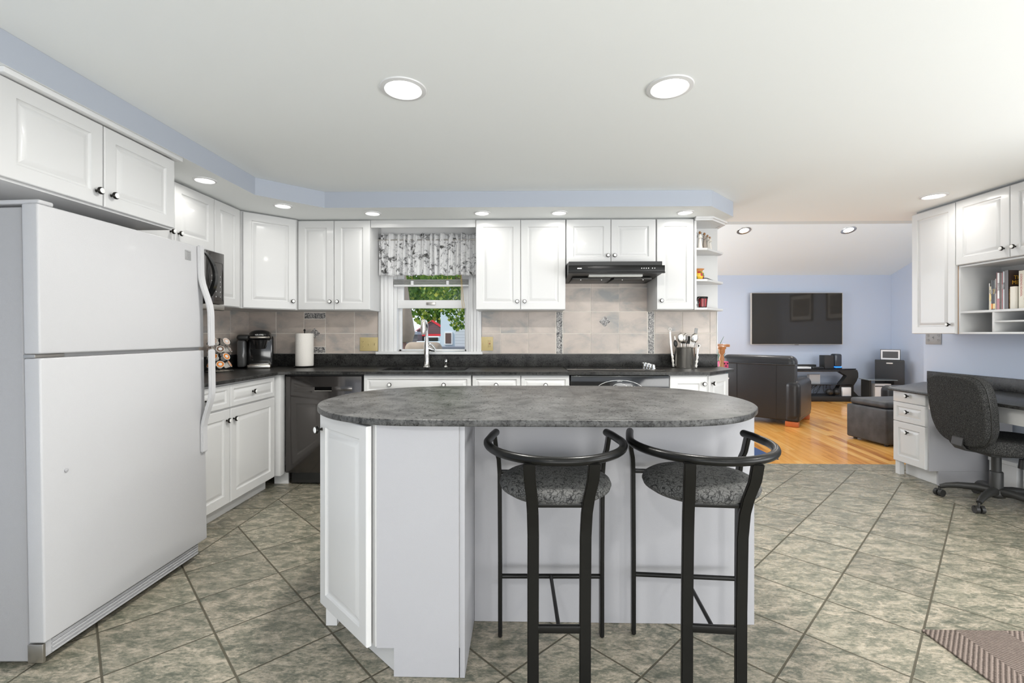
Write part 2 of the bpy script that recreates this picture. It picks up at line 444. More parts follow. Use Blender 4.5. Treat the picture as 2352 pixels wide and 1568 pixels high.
class MB:
    def __init__(s):
        s.bm = bmesh.new()

    def add(s, b, M=None, mi=0):
        if M is not None:
            bmesh.ops.transform(b, matrix=M, verts=b.verts)
        for f in b.faces:
            f.material_index = mi
        me = bpy.data.meshes.new('t')
        b.to_mesh(me)
        b.free()
        s.bm.from_mesh(me)
        bpy.data.meshes.remove(me)
        return s

    def box(s, x0, x1, y0, y1, z0, z1, bev=0, seg=2, mi=0, M=None):
        b = bmesh.new()
        bmesh.ops.create_cube(b, size=1)
        for v in b.verts:
            v.co = ((x0 + x1) / 2 + v.co.x * (x1 - x0), (y0 + y1) / 2 + v.co.y * (y1 - y0), (z0 + z1) / 2 + v.co.z * (z1 - z0))
        if bev:
            bmesh.ops.bevel(b, geom=b.edges[:], offset=bev, segments=seg, affect='EDGES', profile=.5, clamp_overlap=True)
        return s.add(b, M, mi)

    def prism(s, pts, z0, z1, bev=0, seg=2, mi=0, M=None):
        b = bmesh.new()
        lo = [b.verts.new((x, y, z0)) for x, y in pts]
        hi = [b.verts.new((x, y, z1)) for x, y in pts]
        n = len(pts)
        b.faces.new(lo[::-1])
        b.faces.new(hi)
        for i in range(n):
            b.faces.new((lo[i], lo[(i + 1) % n], hi[(i + 1) % n], hi[i]))
        bmesh.ops.recalc_face_normals(b, faces=b.faces)
        if bev:
            es = [e for e in b.edges if abs(e.verts[0].co.z - e.verts[1].co.z) < 1e-6]
            bmesh.ops.bevel(b, geom=es, offset=bev, segments=seg, affect='EDGES', profile=.5)
        return s.add(b, M, mi)

    def lathe(s, prof, seg=24, mi=0, M=None, cap=True):
        b = bmesh.new()
        rings = []
        for r, z in prof:
            rings.append([b.verts.new((r * math.cos(2 * PI * k / seg), r * math.sin(2 * PI * k / seg), z)) for k in range(seg)])
        for i in range(len(rings) - 1):
            for k in range(seg):
                b.faces.new((rings[i][k], rings[i][(k + 1) % seg], rings[i + 1][(k + 1) % seg], rings[i + 1][k]))
        if cap:
            b.faces.new(rings[0][::-1])
            b.faces.new(rings[-1])
        bmesh.ops.recalc_face_normals(b, faces=b.faces)
        return s.add(b, M, mi)

    def cyl(s, p0, p1, r, seg=12, mi=0, r1=None):
        return s.tube([p0, p1], r, seg, mi, radii=[r, r if r1 is None else r1])

    def tube(s, path, r, seg=10, mi=0, closed=False, radii=None, M=None, flat=1.0):
        b = bmesh.new()
        P = [Vector(p) for p in path]
        n = len(P)
        rings = []
        up = None
        for i in range(n):
            a = P[(i - 1) % n] if (i > 0 or closed) else P[i]
            c = P[(i + 1) % n] if (i < n - 1 or closed) else P[i]
            t = (c - a).normalized()
            if up is None:
                up = Vector((0, 0, 1)) if abs(t.z) < .9 else Vector((1, 0, 0))
            u = (up - t * up.dot(t)).normalized()
            up = u
            v = t.cross(u)
            rr = radii[i] if radii else r
            rings.append([b.verts.new(P[i] + u * rr * math.cos(2 * PI * k / seg) + v * rr * flat * math.sin(2 * PI * k / seg)) for k in range(seg)])
        m = n if closed else n - 1
        for i in range(m):
            A, B_ = rings[i], rings[(i + 1) % n]
            for k in range(seg):
                b.faces.new((A[k], A[(k + 1) % seg], B_[(k + 1) % seg], B_[k]))
        if not closed:
            b.faces.new(rings[0][::-1])
            b.faces.new(rings[-1])
        bmesh.ops.recalc_face_normals(b, faces=b.faces)
        return s.add(b, M, mi)

    def bar(s, path, u, v, mi=0, M=None, bev=0):
        b = bmesh.new()
        u, v = Vector(u) / 2, Vector(v) / 2
        R_ = []
        for k, p in enumerate(path):
            p = Vector(p[:3])
            R_.append([b.verts.new(p + a) for a in (u + v, u - v, -u - v, -u + v)])
        for i in range(len(R_) - 1):
            for k in range(4):
                b.faces.new((R_[i][k], R_[i][(k + 1) % 4], R_[i + 1][(k + 1) % 4], R_[i + 1][k]))
        b.faces.new(R_[0])
        b.faces.new(R_[-1])
        bmesh.ops.recalc_face_normals(b, faces=b.faces)
        if bev:
            bmesh.ops.bevel(b, geom=b.edges[:], offset=bev, segments=2, affect='EDGES')
        return s.add(b, M, mi)

    def pad(s, outline, th, mi=0, M=None, soft=.5, n=4):
        """pillow: outline in local XY, thickness along Z"""
        b = bmesh.new()
        cx = sum(p[0] for p in outline) / len(outline)
        cy = sum(p[1] for p in outline) / len(outline)
        lay = []
        for j in range(2 * n + 1):
            a = -PI / 2 + PI * j / (2 * n)
            z = math.sin(a) * th / 2
            k = soft * th / 2 * (1 - math.cos(a))
            lay.append((z, k))
        rings = []
        for z, k in lay:
            rg = []
            for x, y in outline:
                d = math.hypot(x - cx, y - cy)
                f = max(.1, 1 - k / d)
                rg.append(b.verts.new((cx + (x - cx) * f, cy + (y - cy) * f, z)))
            rings.append(rg)
        m = len(outline)
        for i in range(len(rings) - 1):
            for k in range(m):
                b.faces.new((rings[i][k], rings[i][(k + 1) % m], rings[i + 1][(k + 1) % m], rings[i + 1][k]))
        b.faces.new(rings[0][::-1])
        b.faces.new(rings[-1])
        bmesh.ops.recalc_face_normals(b, faces=b.faces)
        return s.add(b, M, mi)

    def quads(s, vs, fs, mi=0, M=None):
        b = bmesh.new()
        V = [b.verts.new(v) for v in vs]
        for f in fs:
            b.faces.new([V[i] for i in f])
        return s.add(b, M, mi)

    def ball(s, c, r, mi=0, sx=1, sy=1, sz=1, sub=2):
        b = bmesh.new()
        bmesh.ops.create_icosphere(b, subdivisions=sub, radius=r)
        return s.add(b, T(*c) @ Matrix.Diagonal((sx, sy, sz, 1)), mi)

    def text(s, body, size, M, mi=0, ex=.0006, align='CENTER'):
        cu = bpy.data.curves.new('t', 'FONT')
        cu.body = body
        cu.size = size
        cu.extrude = ex
        cu.align_x = align
        cu.align_y = 'CENTER'
        o = bpy.data.objects.new('t', cu)
        C.objects.link(o)
        bpy.context.view_layer.update()
        me = bpy.data.meshes.new_from_object(o.evaluated_get(bpy.context.evaluated_depsgraph_get()))
        b = bmesh.new()
        b.from_mesh(me)
        bpy.data.objects.remove(o)
        bpy.data.curves.remove(cu)
        bpy.data.meshes.remove(me)
        return s.add(b, M, mi)

    def done(s, name, mats, parent=None, loc=None, rot=None, ang=35, smooth=True):
        me = bpy.data.meshes.new(name)
        s.bm.to_mesh(me)
        s.bm.free()
        for m in (mats if isinstance(mats, (list, tuple)) else [mats]):
            me.materials.append(m)
        if smooth:
            me.polygons.foreach_set('use_smooth', [True] * len(me.polygons))
            me.set_sharp_from_angle(angle=R(ang))
        o = bpy.data.objects.new(name, me)
        C.objects.link(o)
        if parent:
            o.parent = parent
        if loc:
            o.location = loc
        if rot:
            o.rotation_euler = rot
        return o


def recenter(o):
    """move the origin of a one-mesh thing to the middle of its base"""
    me = o.data
    xs = [v.co.x for v in me.vertices]
    ys = [v.co.y for v in me.vertices]
    zs = [v.co.z for v in me.vertices]
    c = Vector(((min(xs) + max(xs)) / 2, (min(ys) + max(ys)) / 2, min(zs)))
    me.transform(Matrix.Translation(-c))
    o.location = o.location + c
    return o


def tag(o, label, cat, group=None, kind=None):
    o['label'] = label
    o['category'] = cat
    if group:
        o['group'] = group
    if kind:
        o['kind'] = kind
    return o


def thing(name, label, cat, loc=(0, 0, 0), rz=0, group=None, rot=None):
    o = bpy.data.objects.new(name, None)
    o.empty_display_size = .05
    C.objects.link(o)
    o.location = loc
    o.rotation_euler = rot or (0, 0, rz)
    return tag(o, label, cat, group)


def struct(name, mb, mats, **k):
    o = mb.done(name, mats, **k)
    o['kind'] = 'structure'
    return o


def copy_tree(o, parent=None):
    c = o.copy()
    C.objects.link(c)
    c.parent = parent
    for ch in list(o.children):
        copy_tree(ch, c)
    return c


# ------------------------------------------------------------------ setting
ZC = 2.28
struct('floor', MB().box(-2.62, 3.98, -2.42, 4.32, -.06, 0), tilef)
struct('floor_family_room', MB().box(1.0, 6.99, 4.32, 8.92, -.06, -.001), woodf)
m = MB()
m.box(-2.62, -1.17, 4.2, 4.34, 0, ZC)
m.box(-.477, 1.74, 4.2, 4.34, 0, ZC)
m.box(-1.17, -.477, 4.2, 4.34, 0, 1.02)
m.box(-1.17, -.477, 4.2, 4.34, 1.93, ZC)
struct('wall_back', m, [trimw])
struct('wall_left', MB().box(-2.62, -2.5, -2.42, 4.199, 0, ZC), blue)
m = MB()
m.box(3.86, 3.98, -2.42, -1.4, 0, ZC)
m.box(3.86, 3.98, 2.0, 4.549, 0, ZC)
m.box(3.86, 3.98, -1.4, 2.0, 0, .25)
m.box(3.86, 3.98, -1.4, 2.0, 2.1, ZC)
struct('wall_right', m, blue)
m = MB()
m.box(-2.5, -1.6, -2.42, -2.3, 0, ZC)
m.box(2.8, 3.86, -2.42, -2.3, 0, ZC)
m.box(-1.6, 2.8, -2.42, -2.3, 2.15, ZC)
struct('wall_rear', m, blue)
struct('ceiling', MB().box(-2.62, 3.98, -2.42, 4.55, ZC, ZC + .08), ceilm)
# family room shell
m = MB()
m.box(1.0, 6.99, 4.551, 4.67, ZC + .0, 3.9)
m.box(3.98, 4.5, 4.551, 4.67, 0, ZC)
m.box(6.1, 6.87, 4.551, 4.67, 0, ZC)
m.box(4.5, 6.1, 4.551, 4.67, 0, .55)
m.box(4.5, 6.1, 4.551, 4.67, 2.1, ZC)
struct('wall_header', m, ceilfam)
struct('wall_far', MB().box(1.0, 6.99, 8.8, 8.92, 0, 2.45), blue)
struct('wall_east', MB().box(6.87, 6.99, 4.671, 8.799, 0, 3.95), blue)
m = MB()
m.box(1.0, 1.12, 4.34, 5.6, 0, 3.95)
m.box(1.0, 1.12, 8.2, 8.799, 0, 3.95)
m.box(1.0, 1.12, 5.6, 8.2, 0, .5)
m.box(1.0, 1.12, 5.6, 8.2, 2.25, 3.95)
struct('wall_west', m, blue)
sl = .353
zf = 2.293


def slope_z(y):
    return zf + sl * (8.8 - y)


m = MB()
m.quads([(1.0, 8.9, slope_z(8.9)), (6.99, 8.9, slope_z(8.9)), (6.99, 4.55, slope_z(4.55)), (1.0, 4.55, slope_z(4.55)),
         (1.0, 8.9, slope_z(8.9) + .1), (6.99, 8.9, slope_z(8.9) + .1), (6.99, 4.55, slope_z(4.55) + .1), (1.0, 4.55, slope_z(4.55) + .1)],
        [(0, 1, 2, 3), (7, 6, 5, 4), (0, 4, 5, 1), (1, 5, 6, 2), (2, 6, 7, 3), (3, 7, 4, 0)])
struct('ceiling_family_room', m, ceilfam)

# soffit round the cabinets
SP = [(-2.498, .6), (-1.855, .6), (-1.855, 3.19), (-1.512, 3.528), (1.435, 3.545), (1.742, 3.87), (1.742, 4.198), (-2.498, 4.198)]
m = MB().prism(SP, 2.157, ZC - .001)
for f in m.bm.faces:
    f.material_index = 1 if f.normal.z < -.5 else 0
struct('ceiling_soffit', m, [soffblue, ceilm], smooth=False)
m = MB()
m.box(-1.905, -1.862, 1.63, 2.515, 2.134, 2.156, .004)
struct('trim_1', m, trimw)
m = MB()
for z0, z1, o in ((2.142, 2.156, .03), (2.128, 2.142, .015)):
    pts = [(1.43, 3.875 - o), (1.56 + o * .4, 3.875 - o), (1.738 + o, 4.05 - o * .4), (1.738 + o, 4.198), (1.72, 4.198), (1.72, 4.07), (1.55, 3.90), (1.43, 3.90)]
    m.prism(pts, z0, z1)
struct('trim_2', m, trimw)
# wall end cap
struct('trim_3', MB().box(1.741, 1.748, 4.19, 4.34, 0, 2.155), trimw)

# backsplash tiles: individual glazed tiles over pale grout
m = MB()
m.box(-2.498, -1.31, 4.192, 4.199, 1.012, 1.392, mi=1)
m.box(-.360, 1.738, 4.192, 4.199, 1.012, 1.392, mi=1)
m.box(.30, 1.20, 4.192, 4.199, 1.392, 1.768, mi=1)
ROW = [(1.012, 1.197), (1.197, 1.392)]


def tl(x0, x1, z0, z1, mi=0, g=.0027, y=4.188):
    if x1 - x0 > .02 and z1 - z0 > .015:
        m.box(x0 + g, x1 - g, y, 4.195, z0 + g, z1 - g, .0012, 1, mi)


xsL = [-2.498, -2.24, -1.983, -1.787, -1.522, -1.305]
for i in range(5):
    if i == 2:
        continue
    for z0, z1 in ROW:
        tl(xsL[i], xsL[i + 1], z0, z1)
x0, x1 = xsL[2], xsL[3]
tl(x0, x1, 1.328, 1.385, 2)
tl(x0, x1, 1.197, 1.328)
tl(x0, x1, 1.075, 1.197)
tl(x0, x1, 1.016, 1.075, 2)
xsR = [-.365, -.193, .058, .305]
for i in range(3):
    for z0, z1 in ROW:
        tl(xsR[i], xsR[i + 1], z0, z1)
tl(.308, .366, 1.012, 1.392, 2)
tl(1.128, 1.185, 1.012, 1.392, 2)
for x0, x1 in ((.370, .618), (.618, .872), (.872, 1.124)):
    for z0, z1 in ROW + [(1.392, 1.605), (1.605, 1.765)]:
        tl(x0, x1, z0, z1)
for x0, x1 in ((1.188, 1.435), (1.435, 1.678), (1.678, 1.736)):
    for z0, z1 in ROW:
        tl(x0, x1, z0, z1)
for cx, cz in ((-1.885, 1.197), (.742, 1.302)):
    m.box(-.034, .034, -.002, .002, -.034, .034, .001, 1, 2, T(cx, 4.187, cz) @ RY(PI / 4))
struct('wall_back_tiles', m, [tilew, mat('pale_grout', (.74, .70, .64), .9), deco], ang=20)
m = MB()
m.box(-2.499, -2.493, 2.4, 4.19, 1.012, 1.392, mi=1)
for y0, y1 in ((2.66, 2.91), (2.91, 3.16), (3.16, 3.41), (3.41, 3.66), (3.66, 3.91), (3.91, 4.186)):
    for z0, z1 in ROW:
        m.box(-2.497, -2.488, y0 + .002, y1 - .002, z0 + .002, z1 - .002, .0012, 1)
struct('wall_left_tiles', m, [tilew, bpy.data.materials['pale_grout']], ang=20)

# ------------------------------------------------------------------ kitchen window
m = MB()
for x0, x1 in ((-1.30, -1.165), (-.482, -.367)):
    m.box(x0, x1, 4.176, 4.2, 1.03, 1.95, .004)
    w_ = x1 - x0
    for k in range(3):
        xx = x0 + w_ * (.25 + .25 * k)
        m.box(xx - .012, xx + .012, 4.168, 4.178, 1.03, 1.95, .004)
m.box(-1.30, -.367, 4.172, 4.2, 1.92, 2.0, .004)
wf = struct('window_1', MB().box(-1.315, -.352, 4.14, 4.225, 1.008, 1.032, .004), trimw)
wf.name = 'window_1'
o = m.done('window_casing', trimw, wf)
m = MB()
m.box(-1.17, -1.14, 4.205, 4.335, 1.032, 1.93)
m.box(-.505, -.477, 4.205, 4.335, 1.032, 1.93)
m.box(-1.17, -.477, 4.205, 4.335, 1.90, 1.93)
m.done('window_frame', trimw, wf)
m = MB()  # upper sash raised lower sash
m.box(-1.14, -1.085, 4.23, 4.262, 1.43, 1.90, .003)
m.box(-.56, -.505, 4.23, 4.262, 1.43, 1.90, .003)
m.box(-1.14, -.505, 4.225, 4.262, 1.425, 1.50, .003)
m.box(-1.14, -.505, 4.23, 4.262, 1.86, 1.90, .003)
s_ = m.done('sash', trimw, wf)
MB().box(-1.087, -.558, 4.245, 4.248, 1.498, 1.862).done('pane', glassm, s_)
MB().box(-.872, -.788, 4.212, 4.226, 1.455, 1.480, .003).done('sash_lock', nickel, s_)
m = MB()
m.box(-1.14, -1.115, 4.285, 4.315, 1.032, 1.90, .003)
m.box(-.53, -.505, 4.285, 4.315, 1.032, 1.90, .003)
m.box(-1.14, -.505, 4.285, 4.315, 1.032, 1.05, .003)
s2 = m.done('screen_frame', trimw, wf)

# mini blind gathered up under the valance
b = thing('window_blind', 'white mini blind raised and bunched below the floral valance', 'blind', (-.82, 4.18, 1.63))
m = MB()
for k in range(5):
    m.box(-.338, .338, -.012, .012, .01 + k * .009, .016 + k * .009, .001, 1)
m.done('slats', mat('blind_slat', (.32, .32, .31), .4), b)
MB().box(-.338, .338, -.014, .014, -.012, .006, .003).done('bottom_rail', trimw, b)
for x in (-.17, .15):
    MB().box(x - .012, x + .012, -.02, .014, 0, .04, .004).done('tape_clip', plastw, b)
m = MB()
m.tube([(.27, -.015, .10), (.275, -.015, -.1), (.285, -.015, -.2), (.295, -.015, -.215), (.30, -.015, -.19), (.29, -.015, -.1), (.275, -.016, .1)], .002, 6)
m.done('pull_cord', mat('yellow_cord', (.60, .40, .08), .6), b)
for x in (-.17, .15):
    MB().cyl((x, -.015, .05), (x, -.015, .2), .0015, 6).done('lift_cord', bpy.data.materials['yellow_cord'], b)

# valance
m = MB()
vs, fs = [], []
nx, nz = 260, 26
for j in range(nz + 1):
    t = j / nz
    z = 2.075 - t * .365
    for i in range(nx + 1):
        u = i / nx
        x = -1.272 + u * .885
        ruf = .016 if t < .14 else (.006 if t < .22 else .010 + .012 * t)
        y = 4.10 + ruf * math.sin(u * 95 + 1.5 * math.sin(u * 23)) + .006 * math.sin(u * 210 + 2 * t)
        dz = (.010 * math.sin(u * 61) * (1 - t / .14) if t < .14 else 0) + .004 * math.sin(u * 33) * t
        vs.append((x, y, z + dz))
for j in range(nz):
    for i in range(nx):
        a = j * (nx + 1) + i
        fs.append((a, a + 1, a + nx + 2, a + nx + 1))
m.quads(vs, fs)
v = thing('valance', 'white valance with grey leaf print gathered over the sink window', 'curtain', (-.83, 4.10, 1.71))
o = m.done('cloth', flor, v, ang=180)
o.location = (.83, -4.10, -1.71)
o.modifiers.new('s', 'SOLIDIFY').thickness = .0015
m = MB().cyl((-.458, 0, .315), (.445, 0, .315), .006)
m.box(-.470, -.452, -.012, .085, .30, .33, .003)
m.done('curtain_rod', nickel, v)

# ------------------------------------------------------------------ cabinet kit


def door_bm(w_, h_, t=.019, f=None):
    b = bmesh.new()
    if f is None:
        f = min(.058, h_ * .20, w_ * .22)
    k = min(1.0, (min(w_, h_) / 2 - f) / .05)
    L = [(0, 0), (0, -t + .004), (.0015, -t + .0015), (.004, -t), (f, -t), (f + .002 * k, -t + .005), (f + .007 * k, -t + .009), (f + .014 * k, -t + .009), (f + .034 * k, -t + .0008), (f + .038 * k, -t + .0003)]
    rings = []
    for ins, y in L:
        rings.append([b.verts.new(p) for p in ((ins, y, ins), (w_ - ins, y, ins), (w_ - ins, y, h_ - ins), (ins, y, h_ - ins))])
    for a, c in zip(rings, rings[1:]):
        for k in range(4):
            b.faces.new((a[k], a[(k + 1) % 4], c[(k + 1) % 4], c[k]))
    b.faces.new(rings[-1])
    b.faces.new(rings[0][::-1])
    bmesh.ops.recalc_face_normals(b, faces=b.faces)
    return b


KM = None


def knob(parent, x, y, z):
    """round knob, dark ring with a white centre, axis along -Y"""
    global KM
    if KM is None:
        m = MB()
        m.lathe([(.0065, 0), (.0045, .004), (.0045, .013), (.0135, .016), (.0162, .0195), (.0162, .025), (.0125, .029)], 20, 0, RX(PI / 2))
        m.lathe([(.0122, .028), (.0118, .0305), (.008, .0325), (.003, .033)], 20, 1, RX(PI / 2))
        KM = m.done('knob', [knobd, knobw], ang=50)
        KM.parent = parent
        KM.location = (x, y, z)
        return KM
    k = KM.copy()
    C.objects.link(k)
    k.parent = parent
    k.location = (x, y, z)
    return k


def front(parent, name, x, z, w_, h_, knobs=(), y=0, t=.019, f=None, M_=white):
    d = MB().add(door_bm(w_, h_, t, f)).done(name, M_, parent, (x, y, z), ang=18)
    for kx, kz in knobs:
        knob(d, kx - x, -t, kz - z)
    return d


def slab(parent, name, x, z, w_, h_, knobs=(), y=0):
    d = MB().box(0, w_, -.019, 0, 0, h_, .003).done(name, white, parent, (x, y, z))
    for kx, kz in knobs:
        knob(d, kx - x, -.019, kz - z)
    return d


def cab(name, label, loc, rz, W, D, z0, z1, cat='cabinet', group=None, toe=False, ctop=None):
    t = thing(name, label, cat, loc, rz, group)
    m = MB()
    m.box(.001, W - .001, 0, D, z0, ctop or z1, .0015)
    m.done('body', white, t)
    if toe:
        MB().box(.001, W - .001, .065, .085, .001, z0 - .001).done('toe_kick', white, t)
    return t


G1 = 'white raised-panel wall cabinets'
G2 = 'white raised-panel base cabinets'
# back wall uppers: face of doors y=3.88 -> carcass front 3.90
UZ0, UZ1 = 1.392, 2.15


def upper(label, x0, x1, n, kn, z0=UZ0):
    t = cab('wall_cabinet', label, (x0, 3.90, 0), 0, x1 - x0, .286, z0, UZ1, group=G1)
    W = (x1 - x0) / n
    for i in range(n):
        front(t, 'door', i * W + .002, z0 + .004, W - .004, UZ1 - z0 - .010, [kn[i]])
    return t


upper('double wall cabinet left of the sink window above the paper towel', -1.893, -1.278, 2, [(.280, 1.462), (.343, 1.462)])
upper('double wall cabinet right of the sink window, left of the range hood', -.388, .364, 2, [(.348, 1.462), (.410, 1.462)])
upper('short double wall cabinet directly above the black range hood', .368, 1.112, 2, [(.345, 1.842), (.400, 1.842)], 1.772)
upper('narrow single wall cabinet right of the range hood beside open shelves', 1.118, 1.425, 1, [(.036, 1.467)])
# diagonal corner wall cabinet
t = thing('corner_wall_cabinet', 'diagonal corner wall cabinet with one wide door above the coffee maker', 'cabinet', (-2.19, 3.575, 0), R(45), G1)
c45 = math.sqrt(.5)


def toloc(x, y):
    dx, dy = x + 2.19, y - 3.575
    return (dx * c45 + dy * c45, -dx * c45 + dy * c45)


pl = [toloc(*p) for p in ((-2.19, 3.575), (-1.898, 3.867 + .0), (-1.898, 4.186), (-2.486, 4.186), (-2.486, 3.575))]
MB().prism(pl, UZ0, UZ1).done('body', white, t)
front(t, 'door', .010, UZ0 + .004, .395, UZ1 - UZ0 - .010, [(.375, 1.462)])
# left wall uppers, doors face x=-2.17 -> carcass front -2.19 ; local x = world y
t = cab('wall_cabinet', 'narrow tall wall cabinet on the left wall between microwave and corner', (-2.19, 3.238, 0), R(90), .334, .298, UZ0, UZ1, group=G1)
front(t, 'door', .002, UZ0 + .004, .290, UZ1 - UZ0 - .010)
t = cab('wall_cabinet', 'short wall cabinet above the microwave on the left wall', (-2.19, 2.478, 0), R(90), .757, .298, 1.765, UZ1, group=G1)
front(t, 'door', .002, 1.769, .375, UZ1 - 1.765 - .010, [(.345, 1.824)])
front(t, 'door', .381, 1.769, .374, UZ1 - 1.765 - .010, [(.410, 1.824)])
# deep cabinet over the refrigerator
t = cab('wall_cabinet', 'deep two-door cabinet over the white refrigerator at far left', (-1.905, 1.633, 0), R(90), .855, .582, 1.755, 2.133, group=G1)
front(t, 'door', .002, 1.764, .418, .365, [(.385, 1.825)])
front(t, 'door', .426, 1.764, .424, .365, [(.460, 1.825)])
# header board over the window
tag(recenter(MB().box(-1.276, -.390, 3.895, 3.912, 2.088, 2.15, .002).done('header_board', white)), 'white board bridging the cabinets above the floral valance', 'board')

# open end shelves
t = thing('end_shelf', 'white open corner shelf unit at the right end of the wall cabinets', 'shelf', (1.428, 3.88, UZ0))
sp = [(.0185, 0), (.105, 0), (.335, .235), (.335, .300), (.0185, .300)]
for z in (0, .236, .495, .738):
    if z < .7:
        MB().prism(sp, z, z + .018, .002).done('shelf', white, t)
    else:
        MB().prism([(0, 0), (.12, 0), (.309, .19), (.309, .300), (0, .300)], z, z + .018).done('top_board', white, t)
MB().box(0, .018, 0.0, .300, 0, .7375, .001).done('side_panel', white, t)
MB().box(.0185, .308, .291, .300, .018, .7375).done('back_panel', white, t)

# ---- base cabinets. doors plane y=3.60 -> carcass front 3.62
BZ0, BZ1 = .095, .874


def base(label, x0, x1, loc=None, rz=0, D=.565, y=3.62, ctop=None):
    return cab('base_cabinet', label, loc or (x0, y, 0), rz, x1 - x0, D, BZ0, BZ1, group=G2, toe=True, ctop=ctop)


t = base('wide sink base cabinet with two-knob false drawer front under the sink', -1.240, -.394, ctop=.66)
MB().box(.001, .845, 0, .018, .66, .874).done('face_frame', white, t)
front(t, 'drawer_front', .004, .72, .838, .148, [(.211, .797), (.634, .797)], f=.028)
front(t, 'door', .004, .10, .417, .610, [(.385, .64)])
front(t, 'door', .425, .10, .417, .610, [(.46, .64)])
t = base('double base cabinet with two drawers between sink base and oven', -.390, .370)
for i in range(2):
    front(t, 'drawer', .004 + i * .379, .72, .373, .148, [(.19 + i * .382, .797)], f=.028)
    front(t, 'door', .004 + i * .379, .10, .373, .610, [((.34, .42)[i], .64)])
t = base('base cabinet with full height door right of the black oven', 1.134, 1.424)
front(t, 'door', .004, .10, .284, .768, [(.262, .808)])
# diagonal end
t = thing('base_cabinet', 'angled end base cabinet at the right end of the counter', 'cabinet', (1.427, 3.62, 0), R(45), G2)
pl = [((x - 1.427) * c45 + (y - 3.62) * c45, -(x - 1.427) * c45 + (y - 3.62) * c45) for x, y in ((1.427, 3.62), (1.69, 3.883), (1.69, 4.185), (1.427, 4.185))]
MB().prism(pl, BZ0, BZ1).done('body', white, t)
MB().box(0.03, .34, .06, .08, .001, BZ0 - .001).done('toe_kick', white, t)
front(t, 'door', .006, .10, .362, .768, [(.045, .808)])
# left wall bases, doors plane x=-1.89 -> carcass front -1.91
t = cab('base_cabinet', 'base cabinet with two drawers and doors on the left wall beside the refrigerator', (-1.91, 2.50, 0), R(90), 1.035, .585, BZ0, BZ1, group=G2, toe=True)
front(t, 'drawer', .004, .716, .466, .146, [(.235, .787)], f=.030)
front(t, 'drawer', .478, .716, .535, .146, [(.720, .790)], f=.030)
front(t, 'door', .004, .10, .466, .605, [(.432, .637)])
front(t, 'door', .478, .10, .535, .605, [(.505, .637)])
m = MB()
m.box(-1.93, -1.864, 3.545, 3.615, BZ0, BZ1, .002)
m.box(-1.97, -1.858, 3.655, 3.67, 0.001, BZ0)
tag(recenter(m.done('corner_filler', white)), 'white corner filler post left of the dishwasher', 'panel')

# ------------------------------------------------------------------ countertop
m = MB()
Z0, Z1 = .877, .900
m.prism([(-2.497, 2.50), (-1.862, 2.50), (-1.862, 3.50), (-1.80, 3.572), (-1.80, 4.19), (-2.497, 4.19)], Z0, Z1, .003)
m.box(-1.80, -1.140, 3.572, 4.19, Z0, Z1)
m.box(-1.140, -.455, 3.572, 3.685, Z0, Z1)
m.box(-1.140, -.455, 4.02, 4.19, Z0, Z1)
m.prism([(-.455, 3.572), (1.432, 3.572), (1.765, 3.905), (1.765, 4.19), (-.455, 4.19)], Z0, Z1)
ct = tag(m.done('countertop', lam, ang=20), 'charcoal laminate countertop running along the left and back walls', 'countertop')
m = MB()
m.box(-2.494, 1.738, 4.165, 4.187, .9005, 1.0105, .002)
m.box(-2.487, -2.467, 2.50, 4.165, .9005, 1.0105, .002)
m.done('backsplash_strip', lam, ct)

# sink, faucet, soap dispenser
t = thing('sink', 'black undermount sink set in the counter below the window', 'sink', (-.797, 3.85, .70))
m = MB()
m.box(-.34, .34, -.163, .168, -.008, 0)
m.box(-.342, -.334, -.165, .17, 0, .176)
m.box(.334, .342, -.165, .17, 0, .176)
m.box(-.342, .342, -.165, -.157, 0, .176)
m.box(-.342, .342, .162, .17, 0, .176)
m.done('basin', blackm, t)
MB().lathe([(.03, 0), (.042, .002), (.04, .006)], 20).done('drain', steel, t)
t = thing('faucet', 'chrome pull-out faucet standing behind the sink', 'faucet', (-.842, 4.09, .9005))
m = MB()
m.lathe([(.034, 0), (.033, .006), (.026, .012), (.024, .05), (.025, .10), (.027, .15), (.024, .19), (.017, .23), (.013, .28), (.011, .33)], 24)
m.tube([(0, 0, .32), (0, -.004, .365), (-.002, -.03, .395), (-.004, -.07, .405), (-.006, -.10, .40)], .012, 14, radii=[.012, .013, .014, .015, .016])
m.done('spout', chrome, t, ang=60)
m = MB().lathe([(.012, 0), (.019, .02), (.024, .06), (.022, .10), (.017, .125), (.010, .135)], 20, 0, T(-.008, -.115, .285) @ RX(R(-8)))
m.done('spray_head', steel, t, ang=60)
m = MB()
m.tube([(.01, 0, .165), (.05, 0, .15), (.075, -.004, .145)], .016, 12, radii=[.018, .016, .012])
m.tube([(.012, 0, .178), (.03, 0, .200), (.055, -.002, .185), (.08, -.004, .150)], .007, 10, radii=[.012, .014, .011, .008])
m.done('lever', chrome, t, ang=60)
t = thing('soap_dispenser', 'small chrome soap dispenser right of the faucet', 'soap dispenser', (-.672, 4.09, .9005))
m = MB().lathe([(.020, 0), (.018, .006), (.008, .014), (.011, .022), (.014, .03), (.014, .058), (.012, .066), (.004, .07)], 20)
m.tube([(0, 0, .062), (0, -.02, .066), (0, -.04, .062)], .005, 8)
m.done('pump', chrome, t, ang=60)

